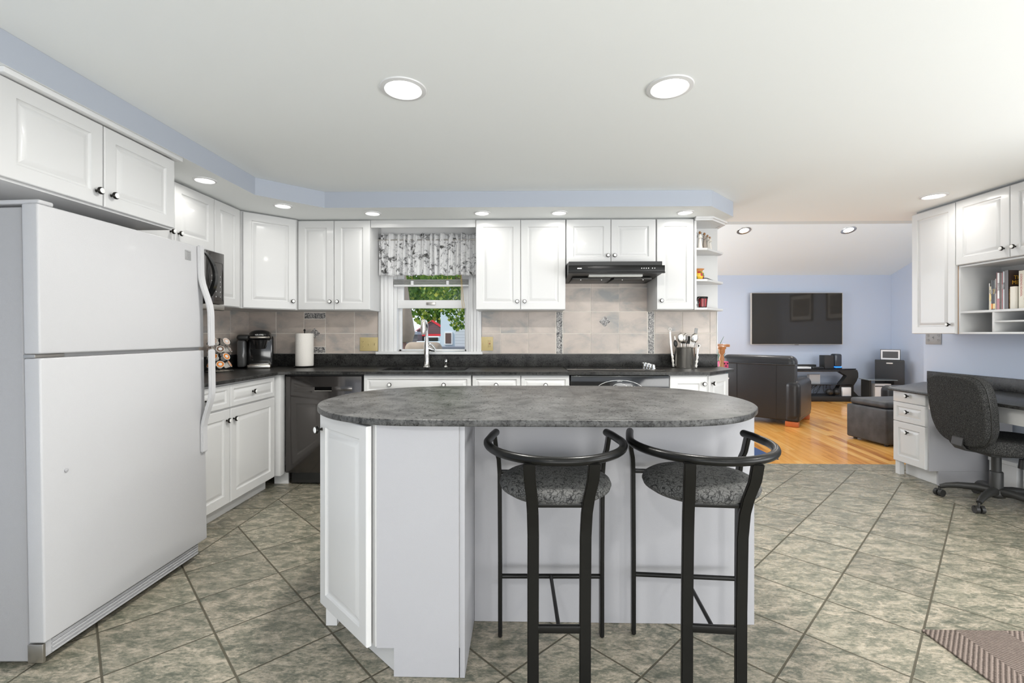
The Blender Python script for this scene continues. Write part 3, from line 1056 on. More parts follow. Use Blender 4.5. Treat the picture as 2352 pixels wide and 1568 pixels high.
# ------------------------------------------------------------------ dishwasher
t = thing('dishwasher', 'dark stainless dishwasher left of the sink base cabinet', 'dishwasher', (-1.855, 3.60, 0))
MB().box(0.002, .606, .02, .565, .10, .870).done('body', blackm, t)
d = MB()
d.box(.004, .604, -.004, .018, .105, .862, .004)
d = d.done('door', dwm, t)
m = MB()
m.box(.07, .53, -.0055, -.004, .745, .782, .0005)
m.done('control_strip', dwm, d)
m = MB()
m.box(.235, .37, -.006, -.0035, .750, .778, .001)
m.done('pocket_handle', mat('recess_shade_black', (.004, .004, .004), 1, spec=0), d)  # flat black paints the shade inside the pocket, no hollow is cut
MB().box(.07, .155, -.005, -.0035, .823, .826).done('vent_slot', black, d)
m = MB().box(.235, .37, -.007, -.005, .747, .7495)
m.done('handle_lip', steel, d)
MB().box(.03, .58, .045, .06, .012, .098, .003).done('kick_plate', blackm, t)

# ------------------------------------------------------------------ oven and cooktop
t = thing('oven', 'black built-in oven with curved control display below the cooktop', 'oven', (.373, 3.60, 0))
MB().box(.003, .755, .02, .57, .10, .871).done('body', blackm, t)
p_ = MB().box(.002, .756, -.012, .018, .70, .872, .004).done('control_panel', black, t)
m = MB()
arc = [(.378 + .185 * math.cos(a), -.014, .752 + .083 * math.sin(a)) for a in [PI * k / 24 for k in range(25)]]
m.tube(arc, .0016, 6)
arc = [(.378 + .066 * math.cos(a), -.014, .762 + .048 * math.sin(a)) for a in [2 * PI * k / 24 for k in range(24)]]
m.tube(arc, .0014, 6, closed=True)
for i, dx in enumerate((.09, .11, .13, .15)):
    m.box(.378 + dx, .378 + dx + .008, -.0135, -.012, .790 - i * .004, .794 - i * .004)
m.text('MAYTAG', .010, T(.378, -.0125, .826) @ RX(PI / 2))
m.done('control_markings', plastw, p_)
m = MB().text('12:45', .022, T(.378, -.0128, .772) @ RX(PI / 2))
m.done('clock_digits', cyanlt, p_)
d = MB().box(.002, .756, -.012, .018, .24, .694, .004).done('oven_door', black, t)
MB().box(.10, .658, -.014, -.011, .33, .60, .001).done('door_window', glassblk, d)
m = MB().tube([(.06, -.012, .655), (.06, -.05, .655), (.698, -.05, .655), (.698, -.012, .655)], .009, 10)
m.done('door_handle', black, d)
d = MB().box(.002, .756, -.012, .018, .105, .235, .004).done('warming_drawer', black, t)

t = thing('cooktop', 'black glass electric cooktop on the counter under the range hood', 'cooktop', (.745, 3.90, .9005))
MB().box(-.385, .385, -.24, .22, 0, .006, .002).done('glass_top', glassblk, t)
m = MB()
for x, y, r in ((-.21, -.1, .10), (-.21, .12, .075), (.08, -.1, .075), (.08, .12, .10)):
    m.tube([(x + r * math.cos(a), y + r * math.sin(a), .0062) for a in [2 * PI * k / 40 for k in range(40)]], .0012, 4, closed=True)
m.done('burner_rings', mat('ring_print', (.03, .03, .03), .2), t)
for i in range(4):
    y = .155 - i * .075
    m = MB().lathe([(.021, 0), (.021, .006), (.017, .008), (.016, .028), (.013, .031)], 20)
    m.box(-.018, .018, -.004, .004, .028, .036, .002)
    m.done('control_knob', chrome, t, (.318 + i * .004, y, .006), (0, 0, R(20 * i - 20)))

# ------------------------------------------------------------------ range hood
t = thing('range_hood', 'black slim range hood under the short wall cabinet', 'range hood', (.366, 3.68, 1.64))
m = MB()
pr = [(0.02, .126), (.512, .126), (.512, .002), (.03, .030)]


def yz_prism(mb, pts, x0, x1, mi=0, bev=0):
    b = bmesh.new()
    A = [b.verts.new((x0, y, z)) for y, z in pts]
    B_ = [b.verts.new((x1, y, z)) for y, z in pts]
    n = len(pts)
    b.faces.new(A)
    b.faces.new(B_[::-1])
    for i in range(n):
        b.faces.new((A[i], B_[i], B_[(i + 1) % n], A[(i + 1) % n]))
    bmesh.ops.recalc_face_normals(b, faces=b.faces)
    if bev:
        bmesh.ops.bevel(b, geom=b.edges[:], offset=bev, segments=2, affect='EDGES')
    mb.add(b, None, mi)


yz_prism(m, pr, .006, .744, 0, .002)
m.done('canopy', blackm, t)
m = MB().box(.0, .758, -.004, .04, .040, .092, .003)
m.box(-.001, .759, -.008, .02, .030, .042, .003)
f_ = m.done('front_panel', blackmetal, t)
m = MB()
for k in range(6):
    m.lathe([(.004, 0), (.004, .004)], 10, 0, T(.575 + k * .018 + (k > 3) * .012, -.004, .068) @ RX(PI / 2))
m.box(.07, .105, -.0052, -.004, .064, .072)
m.done('buttons', plastw, f_)
MB().box(.17, .60, .06, .11, .010, .030, .003).done('lamp_lens', mat('hood_lens', (.55, .55, .52), .3), t)
m = MB()
m.box(.05, .36, .16, .46, .000, .016, .002)
m.box(.39, .70, .16, .46, .000, .016, .002)
for k in range(4):
    m.lathe([(.007, -.006), (.007, .004)], 10, 1, T(.12 + k * .17, .17, 0))
m.done('grease_filter', [mat('filter_mesh', (.05, .048, .045), .4, metal=.6), steel], t)

# ------------------------------------------------------------------ microwave
t = thing('microwave', 'black and steel over-the-counter microwave on the left wall behind the refrigerator', 'microwave', (-2.112, 2.480, 1.352), R(90))
MB().box(0, .752, .02, .376, .008, .404, .003).done('body', blackm, t)
d = MB().box(0, .57, -.012, .018, .045, .400, .004).done('door', dwm, t)
MB().box(.05, .50, -.0135, -.011, .09, .345, .001).done('door_glass', glassblk, d)
hp = [(.535, -.010 - .085 * math.sin(PI * k / 18) ** .8, .045 + .345 * k / 18) for k in range(19)]
MB().bar(hp, (.036, 0, 0), (0, .020, .010), bev=.003).done('handle', black, d)
kp = MB().box(.574, .752, -.012, .018, .045, .400, .004).done('control_panel', dwm, t)
m = MB()
m.tube([(.59, -.013, .07), (.735, -.013, .07), (.735, -.013, .33), (.59, -.013, .33)], .0016, 6, closed=True)
m.done('keypad_frame', black, kp)
for r_ in range(5):
    for c_ in range(3):
        MB().text('123456789*0#AB+'[r_ * 3 + c_], .013, T(.62 + c_ * .045, -.0125, .235 - r_ * .035) @ RX(PI / 2)).done('key_digit', plastw, kp)
MB().box(0, .752, -.018, .02, .0, .042, .008, 3).done('vent_lip', nickel, t)

# ------------------------------------------------------------------ refrigerator
t = thing('refrigerator', 'white top-freezer refrigerator at far left, doors facing right', 'refrigerator', (-1.765, 1.625, .015), rot=(0, R(-1.0), 0))
t.rotation_euler = (0, R(-1.0), 0)
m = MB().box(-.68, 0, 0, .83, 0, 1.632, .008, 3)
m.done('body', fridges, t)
m = MB().box(.002, .012, .012, .82, .06, 1.62)
m.done('door_gasket', greyp, t)
d = MB().box(.012, .072, -.012, .842, 1.103, 1.640, .007, 4).done('freezer_door', fridgem, t)
W2 = (0, .030, 0)


def fh(path, parent, wy=.042, wx=.017):
    b = MB()
    b.bar(path, (0, wy, 0), (wx, 0, 0), bev=.005)
    return b.done('handle', mat('handle_white', (.46, .46, .47), .3) if 'handle_white' not in bpy.data.materials else bpy.data.materials['handle_white'], parent, ang=60)


yh = .818


def prof(z0, z1, f, n=22):
    return [(f(z0 + (z1 - z0) * k / n), yh, z0 + (z1 - z0) * k / n) for k in range(n + 1)]


def sm(a, b_, x):
    x = max(0, min(1, (x - a) / (b_ - a)))
    return x * x * (3 - 2 * x)


fh(prof(1.645, 1.108, lambda z: .078 + .050 * (1 - sm(1.28, 1.50, z)), 26), d)
m = MB()
m.box(.072, .0735, .710, .752, 1.555, 1.605, .0005)
for k, (a, b_) in enumerate(((.0, .034), (.006, .034), (.012, .030), (.016, .034))):
    m.box(.0735, .0745, .716 + a, .716 + b_, 1.595 - k * .010, 1.598 - k * .010)
m.done('badge', [mat('badge_grey', (.36, .36, .36), .3, metal=.5)], d)
d2 = MB().box(.012, .072, -.012, .842, .075, 1.088, .007, 4).done('fridge_door', fridgem, t)
fh(prof(1.092, .545, lambda z: .078 + .050 * sm(.66, .88, z), 26), d2)
MB().lathe([(.007, 0), (.007, .004), (.004, .006)], 14, 0, T(.072, .075, .665) @ RY(PI / 2)).done('hinge_plug', fridges, d2)
m = MB()
m.box(.0, .052, .0, .80, .012, .072, .004)
for k in range(4):
    m.box(.052, .058, .03, .79, .018 + k * .014, .024 + k * .014, .001, 1)
m.done('base_grille', mat('grille_plastic', (.40, .40, .41), .45), t)
MB().box(.006, .062, -.010, .002, .004, .070, .003).done('bottom_hinge', nickel, t)
m = MB().box(.006, .05, -.008, .10, 1.089, 1.102, .002)
m.done('centre_hinge', nickel, t)
MB().box(.0125, .045, .101, .838, 1.0885, 1.1025).done('mullion', greyp, t)
MB().box(-.13, .065, .0, .055, 1.641, 1.658, .006, 3).done('top_hinge_cover', fridgem, t)
m = MB()
for x in (-.6, -.1):
    for y in (.08, .75):
        m.cyl((x, y, -.014 + (.012 if x < -.3 else 0)), (x, y, .004), .015)
m.done('levelling_feet', blackm, t)

# ------------------------------------------------------------------ island
IP = [(-.809, 1.825), (-.868, 1.98), (-.870, 2.12), (-.84, 2.27), (-.77, 2.39), (-.64, 2.51), (-.46, 2.58), (-.2, 2.612), (.1, 2.622), (.42, 2.622), (.64, 2.592), (.81, 2.51), (.92, 2.38),
      (.975, 2.22), (.985, 2.05), (.955, 1.91), (.905, 1.81), (.82, 1.70), (.72, 1.625), (.60, 1.583), (.45, 1.567), (.1, 1.565), (-.25, 1.565), (-.44, 1.572), (-.57, 1.608), (-.70, 1.69)]


def catmull(P, k=4):
    out = []
    n = len(P)
    for i in range(n):
        p0, p1, p2, p3 = P[i - 1], P[i], P[(i + 1) % n], P[(i + 2) % n]
        for j in range(k):
            t = j / k
            out.append(tuple(.5 * (2 * p1[d] + (p2[d] - p0[d]) * t + (2 * p0[d] - 5 * p1[d] + 4 * p2[d] - p3[d]) * t * t + (3 * p1[d] - p0[d] - 3 * p2[d] + p3[d]) * t ** 3) for d in (0, 1)))
    return out


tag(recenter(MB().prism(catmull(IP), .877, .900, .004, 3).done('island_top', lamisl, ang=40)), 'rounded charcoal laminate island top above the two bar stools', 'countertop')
t = thing('kitchen_island', 'white island base with angled left door and panelled seating side', 'island', (0, 1.61, 0))


def Y_(pts):
    return [(x, y - 1.61) for x, y in pts]


m = MB()
m.prism(Y_([(-.512, 1.61), (-.215, 1.61), (-.215, 1.93), (.95, 1.93), (.95, 2.28), (.80, 2.48), (-.55, 2.48), (-.80, 2.30), (-.80, 1.885)]), .10, .875)
m.done('body', white, t)
m = MB()
m.prism(Y_([(-.450, 1.63), (-.215, 1.63), (-.215, 1.99), (.93, 1.99), (.93, 2.25), (.78, 2.42), (-.50, 2.42), (-.757, 2.26), (-.757, 1.91)]), .001, .10)
m.done('plinth', white, t)
m = MB()
m.box(-.505, -.218, -.006, -.0005, .10, .874)
m.box(-.445, -.218, -.006, .03, .001, .10)
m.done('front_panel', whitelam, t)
m = MB()
m.box(-.215, -.198, -.007, .318, .001, .874, .001)
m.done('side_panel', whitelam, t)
m = MB().box(-.197, .95, .312, .319, .001, .874)
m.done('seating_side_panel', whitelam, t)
MB().box(-.80, -.755, .27, .31, .001, .099).done('corner_foot', white, t)
ang = math.atan2(1.61 - 1.885, -.512 + .80)
d = front(t, 'door', 0, 0, .385, .765, [(.022, .705)], f=.05)
d.location = (-.803, .262, .105)
d.rotation_euler = (0, 0, ang)

# ------------------------------------------------------------------ bar stools


def make_stool(label, loc, rz):
    t = thing('bar_stool', label, 'bar stool', loc, rz, 'black metal bar stools at the island')
    ring = []
    ring += [(-.216, .165, .806), (-.226, .11, .807)]
    for k in range(29):
        a = PI + PI * k / 28
        ring.append((.240 * math.cos(a), .015 + .265 * math.sin(a), .805))
    ring += [(.226, .11, .807), (.216, .165, .806)]
    # smooth
    m = MB().tube(ring, .0145, 14)
    m.ball(ring[0], .0145)
    m.ball(ring[-1], .0145)
    m.done('back_rail', blackmetal, t, ang=60)
    for sx in (-1, 1):
        p = [(sx * .100, -.238, .797), (sx * .097, -.225, .74), (sx * .090, -.195, .68), (sx * .086, -.172, .62), (sx * .084, -.160, .54), (sx * .084, -.15, .3), (sx * .084, -.148, .001)]
        MB().bar(p, (.037, 0, 0), (0, .016, 0), bev=.003).done('leg', blackmetal, t)
        p = [(sx * .220, .140, .800), (sx * .214, .155, .74), (sx * .205, .172, .70), (sx * .202, .18, .64), (sx * .200, .182, .3), (sx * .200, .182, .001)]
        MB().bar(p, (.016, 0, 0), (0, .034, 0), bev=.003).done('leg', blackmetal, t)
    MB().cyl((-.195, .18, .236), (.195, .18, .236), .009).done('footrest', blackmetal, t)
    MB().box(-.084, .084, -.156, -.142, .225, .249, .002).done('stretcher', blackmetal, t)
    MB().cyl((0, .18, .236), (0, -.148, .236), .007).done('stretcher', blackmetal, t)
    m = MB()
    m.box(-.2, .2, .170, .182, .640, .656, .002)
    m.done('seat_frame', blackmetal, t)
    MB().box(-.084, .084, -.182, -.164, .640, .656, .002).done('seat_bracket', blackmetal, t)
    m = MB().lathe([(.05, .633), (.13, .634), (.172, .642), (.192, .655), (.197, .668), (.192, .680), (.176, .690), (.13, .699), (.06, .703), (.01, .704)], 48)
    m.done('seat', scrib, t, ang=80)
    return t


make_stool('left bar stool with grey scribble fabric seat, directly facing the island', (.117, 1.655, 0), R(1))
make_stool('right bar stool with grey scribble fabric seat, near the island right end', (.630, 1.665, 0), R(-4))

# ------------------------------------------------------------------ ceiling lights


def downlight(label, loc, r, power, mt=lens, tilt=0, group='recessed ceiling lights', deep=False):
    t = thing('ceiling_light', label, 'ceiling light', loc, group=group, rot=(tilt, 0, 0))
    m = MB()
    if deep:
        m.lathe([(r * 1.25, 0), (r * 1.22, -.006), (r * .95, -.004), (r * .80, -.0012)], 32, cap=False)
    else:
        m.lathe([(r * 1.30, 0), (r * 1.28, -.005), (r * 1.05, -.008), (r, -.003)], 40, cap=False)
    m.done('trim_ring', steel if deep else trimw, t, ang=60)
    MB().lathe([(.002, -.0012), (r * (.80 if deep else .99), -.0012), (r * (.78 if deep else .97), -.004), (.002, -.007)], 32).done('lens', mt, t, ang=60)
    light('downlight_beam', 'AREA', (0, 0, -.012), (0, 0, 0), power, r * 1.9, parent=t, col=(1, .975, .93), spread=170)
    return t


downlight('left of the two large ceiling lights above the island', (-.528, 2.055, ZC), .078, 22)
downlight('right of the two large ceiling lights above the island', (.652, 2.066, ZC), .078, 22)
downlight('ceiling light in front of the right-hand desk cabinets', (3.25, 3.74, ZC), .07, 2)
SL = [(-1.99, 2.873, 'soffit light nearest the refrigerator, on the left wall'), (-1.80, 3.46, 'soffit light above the diagonal corner cabinet'), (-1.195, 3.69, 'soffit light above the left double wall cabinet'),
      (-.319, 3.70, 'soffit light just right of the window valance'), (.295, 3.705, 'soffit light left of the range hood cabinet'), (1.295, 3.715, 'soffit light at the right end above the open shelves')]
for x, y, lb in SL:
    downlight(lb, (x, y, 2.1568), .052, .9, group='small recessed soffit lights')
for x, lb in ((3.47, 'left sloped-ceiling light in the family room'), (5.08, 'right sloped-ceiling light in the family room')):
    downlight(lb, (x, 7.34, slope_z(7.34) - .001), .085, 11, lens2, math.atan(-sl), 'family room recessed lights', True)
for x, lb in ((3.3, 'added unseen left family room fill light high on the slope above the frame'), (5.3, 'added unseen right family room fill light high on the slope above the frame')):
    downlight(lb, (x, 5.6, slope_z(5.6) - .001), .085, 10, lens2, math.atan(-sl), 'family room recessed lights', True)  # unseen fixtures added to brighten the family room
for x, y, lb in ((-.5, -.8, 'added unseen rear left fill light behind the camera'), (1.6, -.8, 'added unseen rear right fill light behind the camera'), (2.6, 1.2, 'added unseen fill light over the door mat beyond the right edge')):
    downlight(lb, (x, y, ZC), .078, 18)  # extra fixtures out of view, added for kitchen brightness

# ------------------------------------------------------------------ things on the counter
CT = .9005
t = thing('coffee_maker', 'black single-serve coffee maker in the counter corner', 'coffee maker', (-2.27, 3.93, CT), R(24))
m = MB()
m.box(-.075, .125, .02, .155, .0, .275, .022, 4)
m.done('body', black, t)
m = MB()
m.box(-.06, .115, -.13, .04, 0, .035, .012, 3)
m.box(-.045, .10, -.12, .02, .035, .042, .003)
m.done('drip_tray', steel, t)
m = MB()
m.box(-.05, .115, -.085, .06, .235, .285, .022, 4)
m.lathe([(.085, .0), (.083, .018), (.070, .034), (.04, .045), (.01, .048)], 32, 0, T(.028, -.03, .278))
m.done('brew_head', black, t, ang=60)
m = MB().lathe([(.038, .165), (.05, .20), (.058, .24)], 28, 0, T(.03, -.075, 0))
m.done('pod_holder', black, t, ang=60)
m = MB().tube([(.03 - .068 * math.cos(a), -.075 - .055 * math.sin(a), .262) for a in [PI * k / 16 for k in range(17)]], .009, 8)
h = m.done('lid_handle', mat('satin_silver', (.62, .58, .52), .3, metal=.7), t, ang=60)
MB().text('KEURIG', .018, T(.03, -.118, .283) @ RX(R(62))).done('brand_lettering', plastw, h)
m = MB().box(-.140, -.077, -.07, .15, .012, .238, .016, 4)
m.done('water_tank', mat('smoked_clear_plastic', (.10, .10, .10), .12, coat=.5, trans=.3), t)
MB().box(-.143, -.052, -.075, .155, .239, .283, .018, 4).done('tank_lid', blackm, t)

# pod carousel
cx, cy = -2.335, 3.535
t = thing('coffee_pod_carousel', 'round wire carousel holding coffee pods beside the refrigerator', 'rack', (cx, cy, CT))
MB().lathe([(.095, 0), (.098, .006), (.09, .012), (.02, .016)], 32).done('base', steel, t)
m = MB().cyl((0, 0, .01), (0, 0, .255), .006)
for r_ in range(4):
    z = .050 + r_ * .058
    m.tube([(.045 * math.cos(a), .045 * math.sin(a), z - .022) for a in [2 * PI * k / 20 for k in range(20)]], .0018, 6, closed=True)
    for k in range(5):
        a = 2 * PI * (k + .5 * (r_ % 2)) / 5 - .9
        c_, s_ = math.cos(a), math.sin(a)
        M_ = T(.070 * c_, .070 * s_, z + .010) @ RZ(a) @ RY(R(62))
        m.tube([(.0270 * math.cos(q), .0270 * math.sin(q), -.002) for q in [2 * PI * j / 14 for j in range(14)]], .0015, 5, closed=True, M=M_)
m.done('wire_frame', blackmetal, t)
rows = ['bottom', 'second', 'third', 'top']
lidc = [orange, orange, brown, mat('pale_print', (.70, .52, .42), .4)]
pods = {}
sides = {0: 'left', 1: 'middle left', 2: 'middle right', 3: 'right'}
for r_ in range(4):
    vis = []
    for k in range(5):
        a = 2 * PI * (k + .5 * (r_ % 2)) / 5 - .9
        # keep the pods on the side seen from the room
        if math.cos(a - math.atan2(-cy, -cx)) > -.35:
            u = (cx + .08 * math.cos(a)) / (cy + .08 * math.sin(a))
            vis.append((u, a))
    vis.sort()
    for q, (u, a) in enumerate(vis):
        z = CT + .050 + r_ * .058 + .010
        nm = ('leftmost', 'centre', 'rightmost')[q] if len(vis) == 3 else (('left', 'right')[q] if len(vis) == 2 else ('leftmost', 'centre left', 'centre right', 'rightmost')[q])
        colr = ('orange', 'orange', 'dark brown', 'pale brown')[r_]
        loc = (cx + .070 * math.cos(a), cy + .070 * math.sin(a), z)
        p_ = thing('coffee_pod', 'coffee pod with %s lid, %s in the %s row of the carousel' % (colr, nm, rows[r_]), 'coffee pod', loc, group='coffee pods on the wire carousel')
        p_.rotation_euler = (RZ(a) @ RY(R(62))).to_euler()
        if r_ not in pods:
            c1 = MB().lathe([(.0185, -.040), (.0195, -.038), (.0245, -.002), (.0285, 0), (.0285, .002)], 24).done('cup', resin, p_, ang=50)
            b_ = MB().lathe([(.0240, .002), (.0240, .0028), (.003, .003)], 24)
            b_.lathe([(.0125, .003), (.0125, .0034), (.002, .0035)], 16, 1)
            c2 = b_.done('foil_lid', [lidc[r_], plastw], p_, ang=50)
            pods[r_] = (c1, c2)
        else:
            for src in pods[r_]:
                c_ = src.copy()
                C.objects.link(c_)
                c_.parent = p_

# paper towel
t = thing('paper_towel_holder', 'black wire paper towel holder with rounded base', 'paper towel holder', (-1.905, 4.03, CT))
m = MB().lathe([(.088, .004), (.09, .008), (.085, .012), (.01, .013)], 32)
for k in range(4):
    a = PI / 4 + k * PI / 2
    m.ball((.07 * math.cos(a), .07 * math.sin(a), .004), .004)
m.done('base', blackmetal, t, ang=60)
m = MB().cyl((0, 0, .01), (0, 0, .315), .005)
m.ball((0, 0, .322), .009, sz=1.4)
m.done('rod', blackmetal, t, ang=60)
m = MB().lathe([(.020, .0), (.073, .0), (.0745, .006), (.0745, .276), (.073, .282), (.020, .282), (.020, .0)], 48, cap=False)
o = tag(m.done('paper_towel_roll', towelm, None, (-1.905, 4.03, CT + .0135), ang=40), 'white paper towel roll standing on the wire holder', 'paper towel')

# utensil crock and utensils
ux, uy = 1.402, 4.03
t = tag(MB().lathe([(.02, 0), (.082, 0), (.084, .003), (.084, .172), (.087, .176), (.085, .178), (.081, .174), (.081, .008), (.02, .008)], 48, cap=False).done('utensil_crock', steel, None, (ux, uy, CT), ang=50),
        'polished steel crock full of cooking utensils at the right counter end', 'utensil holder')


def ut(name, label, mb, mats, x, y, z, tx, ty, rz=0):
    o = tag(mb.done(name, mats, None, (ux + x, uy + y, CT + z), ang=60), label, 'utensil', 'utensils in the steel crock')
    o.rotation_euler = (Matrix.Rotation(R(ty), 4, 'Y') @ Matrix.Rotation(R(tx), 4, 'X') @ RZ(R(rz))).to_euler()
    return o


def spoon():
    m = MB().tube([(0, 0, 0), (0, 0, .20)], .004, 8)
    m.ball((0, 0, .245), .03, sx=1, sy=.3, sz=1.45)
    return m


ut('serving_spoon', 'large steel serving spoon left of centre in the crock', spoon(), steel, -.03, -.02, .012, 4, -4)
ut('slotted_spoon', 'steel slotted spoon bowl leaning right in the crock', spoon(), steel, .03, -.02, .012, 3, 9, -20)
ut('small_spoon', 'steel spoon in the middle of the crock below the black spatula', spoon(), steel, 0, .01, .010, 0, 2, 30)
m = MB().tube([(0, 0, 0), (0, 0, .2)], .005, 8)
m.box(-.042, .036, -.004, .004, .195, .262, .006, 3)
ut('black_spatula', 'black square-ended spatula standing at the back of the crock', m, blackm, .012, .03, .012, -3, 3)
m = MB().tube([(0, 0, 0), (0, 0, .13)], .004, 8)
for k in range(4):
    m.box(-.019 + k * .011, -.013 + k * .011, -.0015, .0015, .135, .215, .001)
m.box(-.019, .020, -.0015, .0015, .120, .140, .001)
ut('meat_fork', 'flat steel turner with slots at the front of the crock', m, nickel, .018, -.04, .012, 6, 6)
m = MB().tube([(0, 0, 0), (0, 0, .17)], .004, 8)
m.ball((0, 0, .2), .018, sx=1, sy=.5, sz=1.7)
m.ball((.004, .008, .19), .013)
ut('black_ladle', 'small black handled utensil at the left rim of the crock', m, blackm, -.052, 0, .010, 0, -8)
m = MB().bar([(0, 0, .0), (0, 0, .24)], (.016, 0, 0), (0, .006, 0), bev=.002)
m.box(-.014, .014, -.003, .003, .225, .335, .011, 4)
ut('grey_spatula_knife', 'long grey handled spreader leaning out of the right side of the crock', m, [greyp], .046, 0, .010, 0, 9)
m = MB().tube([(0, 0, .12), (0, 0, .26)], .005, 8, radii=[.005, .002])
m.ball((0, 0, .245), .008, sz=3, sy=.3)
m.tube([(0, 0, .0), (0, 0, .13)], .004, 8)
ut('butter_knife', 'thin pointed steel blade at the left back of the crock', m, steel, -.046, .03, .010, -3, -6)
# tongs hang outside the crock
for nm, lb, x, top, tilt in (('tongs', 'steel locking tongs leaning on the left side of the crock', -.100, .36, -5), ('tongs', 'shorter scalloped tongs leaning on the right front of the crock', .055, .22, 8)):
    m = MB()
    m.bar([(0, 0, .10), (-.004, 0, .20), (0, 0, top - .05)], (.014, 0, 0), (0, .004, 0), bev=.001)
    m.bar([(0, .014, .10), (.004, .014, .20), (0, .006, top - .05)], (.014, 0, 0), (0, .004, 0), bev=.001)
    for k in range(9):
        z = .012 + k * .011
        m.ball((.002, 0, z), .012, sx=.9 + .25 * math.sin(k * 1.9), sy=.25, sz=.8, sub=1)
        m.ball((.004, .014, z), .011, sx=.9, sy=.25, sz=.8, sub=1)
    m.tube([(.012 * math.cos(a), 0, top - .03 + .012 * math.sin(a)) for a in [2 * PI * k / 16 for k in range(16)]], .0035, 6, closed=True)
    ut(nm, lb, m, nickel, x, -.095 if x > 0 else 0, .002, 0, tilt)

# outlets and switches


def plate(label, loc, w_, kinds, rz=0, pm=almond, dark=almondd):
    t = thing('outlet_plate', label, 'outlet', loc, rz)
    MB().box(-w_ / 2, w_ / 2, -.005, 0, -.062, .062, .002).done('cover_plate', pm, t)
    n = len(kinds)
    for i, k in enumerate(kinds):
        x = -w_ / 2 + w_ * (i + .5) / n
        if k == 'o':
            m = MB()
            for z in (.022, -.022):
                m.lathe([(.014, 0), (.014, .002)], 20, 0, T(x, -.005, z) @ RX(PI / 2))
                for dx in (-.006, .006):
                    m.box(x + dx - .0012, x + dx + .0012, -.0078, -.0069, z - .002, z + .008, mi=1)
                m.box(x - .002, x + .002, -.0078, -.0069, z - .010, z - .006, mi=1)
            m.done('socket', [pm, dark], t)
        elif k == 's':
            m = MB().box(x - .005, x + .005, -.007, -.004, -.013, .013, .001)
            m.box(x - .003, x + .003, -.017, -.006, .0, .008, .001)
            m.done('toggle', pm, t)
        elif k == 'g':
            m = MB().box(x - .017, x + .017, -.008, -.004, -.034, .034, .001)
            for z in (.022, -.022):
                for dx in (-.006, .006):
                    m.box(x + dx - .0012, x + dx + .0012, -.009, -.0079, z - .004, z + .006, mi=1)
            m.box(x - .008, x + .008, -.0095, -.0079, .002, .007, mi=2)
            m.box(x - .008, x + .008, -.0095, -.0079, -.007, -.002, mi=1)
            m.done('gfci_socket', [pm, dark, red], t)
    return t


plate('almond plate with one outlet and two switches left of the window', (-1.388, 4.187, 1.098), .165, 'oss')
plate('almond plate with switch and test outlet right of the window', (-.322, 4.187, 1.103), .122, 'sg')
pw = plate('grey plate with outlets and plug below the right wall cabinets', (3.859, 4.44, 1.155), .165, 'oso', R(-90), greyp, blackm)

# end shelf ornaments
SX, SY = 1.428, 3.88


def figurine(label, x, y, h_, robe, hairm, wing=False, s=1, lean=0):
    t = thing('figurine', label, 'figurine', (SX + x, SY + y, UZ0 + .5135), group='carved figurines on the top open shelf')
    k = h_ / .15
    m = MB().lathe([(.024 * k * s, 0), (.022 * k * s, .01 * k), (.015 * k * s, .06 * k), (.011 * k * s, .09 * k), (.014 * k * s, .108 * k), (.012 * k * s, .118 * k), (.005 * k * s, .122 * k), (.0045 * k, .128 * k)], 20)
    m.tube([(-.012 * k, 0, .112 * k), (-.014 * k, -.012 * k, .092 * k), (-.002 * k, -.018 * k, .088 * k)], .0042 * k, 8)
    m.tube([(.012 * k, 0, .112 * k), (.014 * k, -.012 * k, .095 * k), (.002 * k, -.018 * k, .092 * k)], .0042 * k, 8)
    m.done('robe', robe, t, ang=60)
    m = MB().ball((0, -.001, .136 * k), .0095 * k, sz=1.15)
    m.ball((0, -.0105 * k, .135 * k), .0016 * k)
    m.done('head', hair if hairm is None else mat('carved_face', (.50, .30, .17), .6) if 'carved_face' not in bpy.data.materials else bpy.data.materials['carved_face'], t, ang=60)
    m = MB().ball((0, .003 * k, .1395 * k), .0105 * k, sz=1.0, sy=.9)
    m.ball((0, .009 * k, .132 * k), .008 * k, sz=1.2)
    m.done('hair', hairm or hair, t, ang=60)
    if wing:
        m = MB()
        for sx in (-1, 1):
            for q in range(4):
                a = R(60 - q * 32)
                L = .042 * k
                c_, s_ = math.cos(a) * L * sx, math.sin(a) * L
                m.tube([(0, .012, .108 * k), (c_ * .5 + .004 * sx, .016, .108 * k + s_ * .55 + .004), (c_, .018, .108 * k + s_), (c_ * .6, .018, .108 * k + s_ * .4), (0, .012, .108 * k)], .0009, 5)
        m.done('wire_wings', blackmetal, t)
    return t


figurine('white-robed figurine with wire wings on the top open shelf', .068, .06, .150, resin, None, True)
figurine('taupe figurine with tan hair, second from left on the top shelf', .118, .09, .145, taupe, None)
figurine('grey figurine with dark hair beside the taupe one on the top shelf', .160, .13, .135, foil, brown)
figurine('rightmost small figurine with dark hair on the top shelf', .195, .17, .128, resin, brown)
t = thing('ceramic_vase', 'small painted yellow and red vase on the middle open shelf', 'vase', (SX + .068, SY + .09, UZ0 + .2545))
m = MB().lathe([(.022, 0), (.036, .008), (.046, .03), (.044, .055), (.030, .072), (.034, .082), (.047, .092), (.045, .094), (.03, .084)], 32, cap=False)
for f in m.bm.faces:
    c_ = f.calc_center_median()
    a = math.atan2(c_.y, c_.x)
    f.material_index = 0 if c_.z > .07 or c_.z < .006 else (1, 2, 3, 1)[int((a + PI) * 1.9 + c_.z * 50) % 4]
m.done('body', [terra, yellow, redp, greenp], t, ang=60)
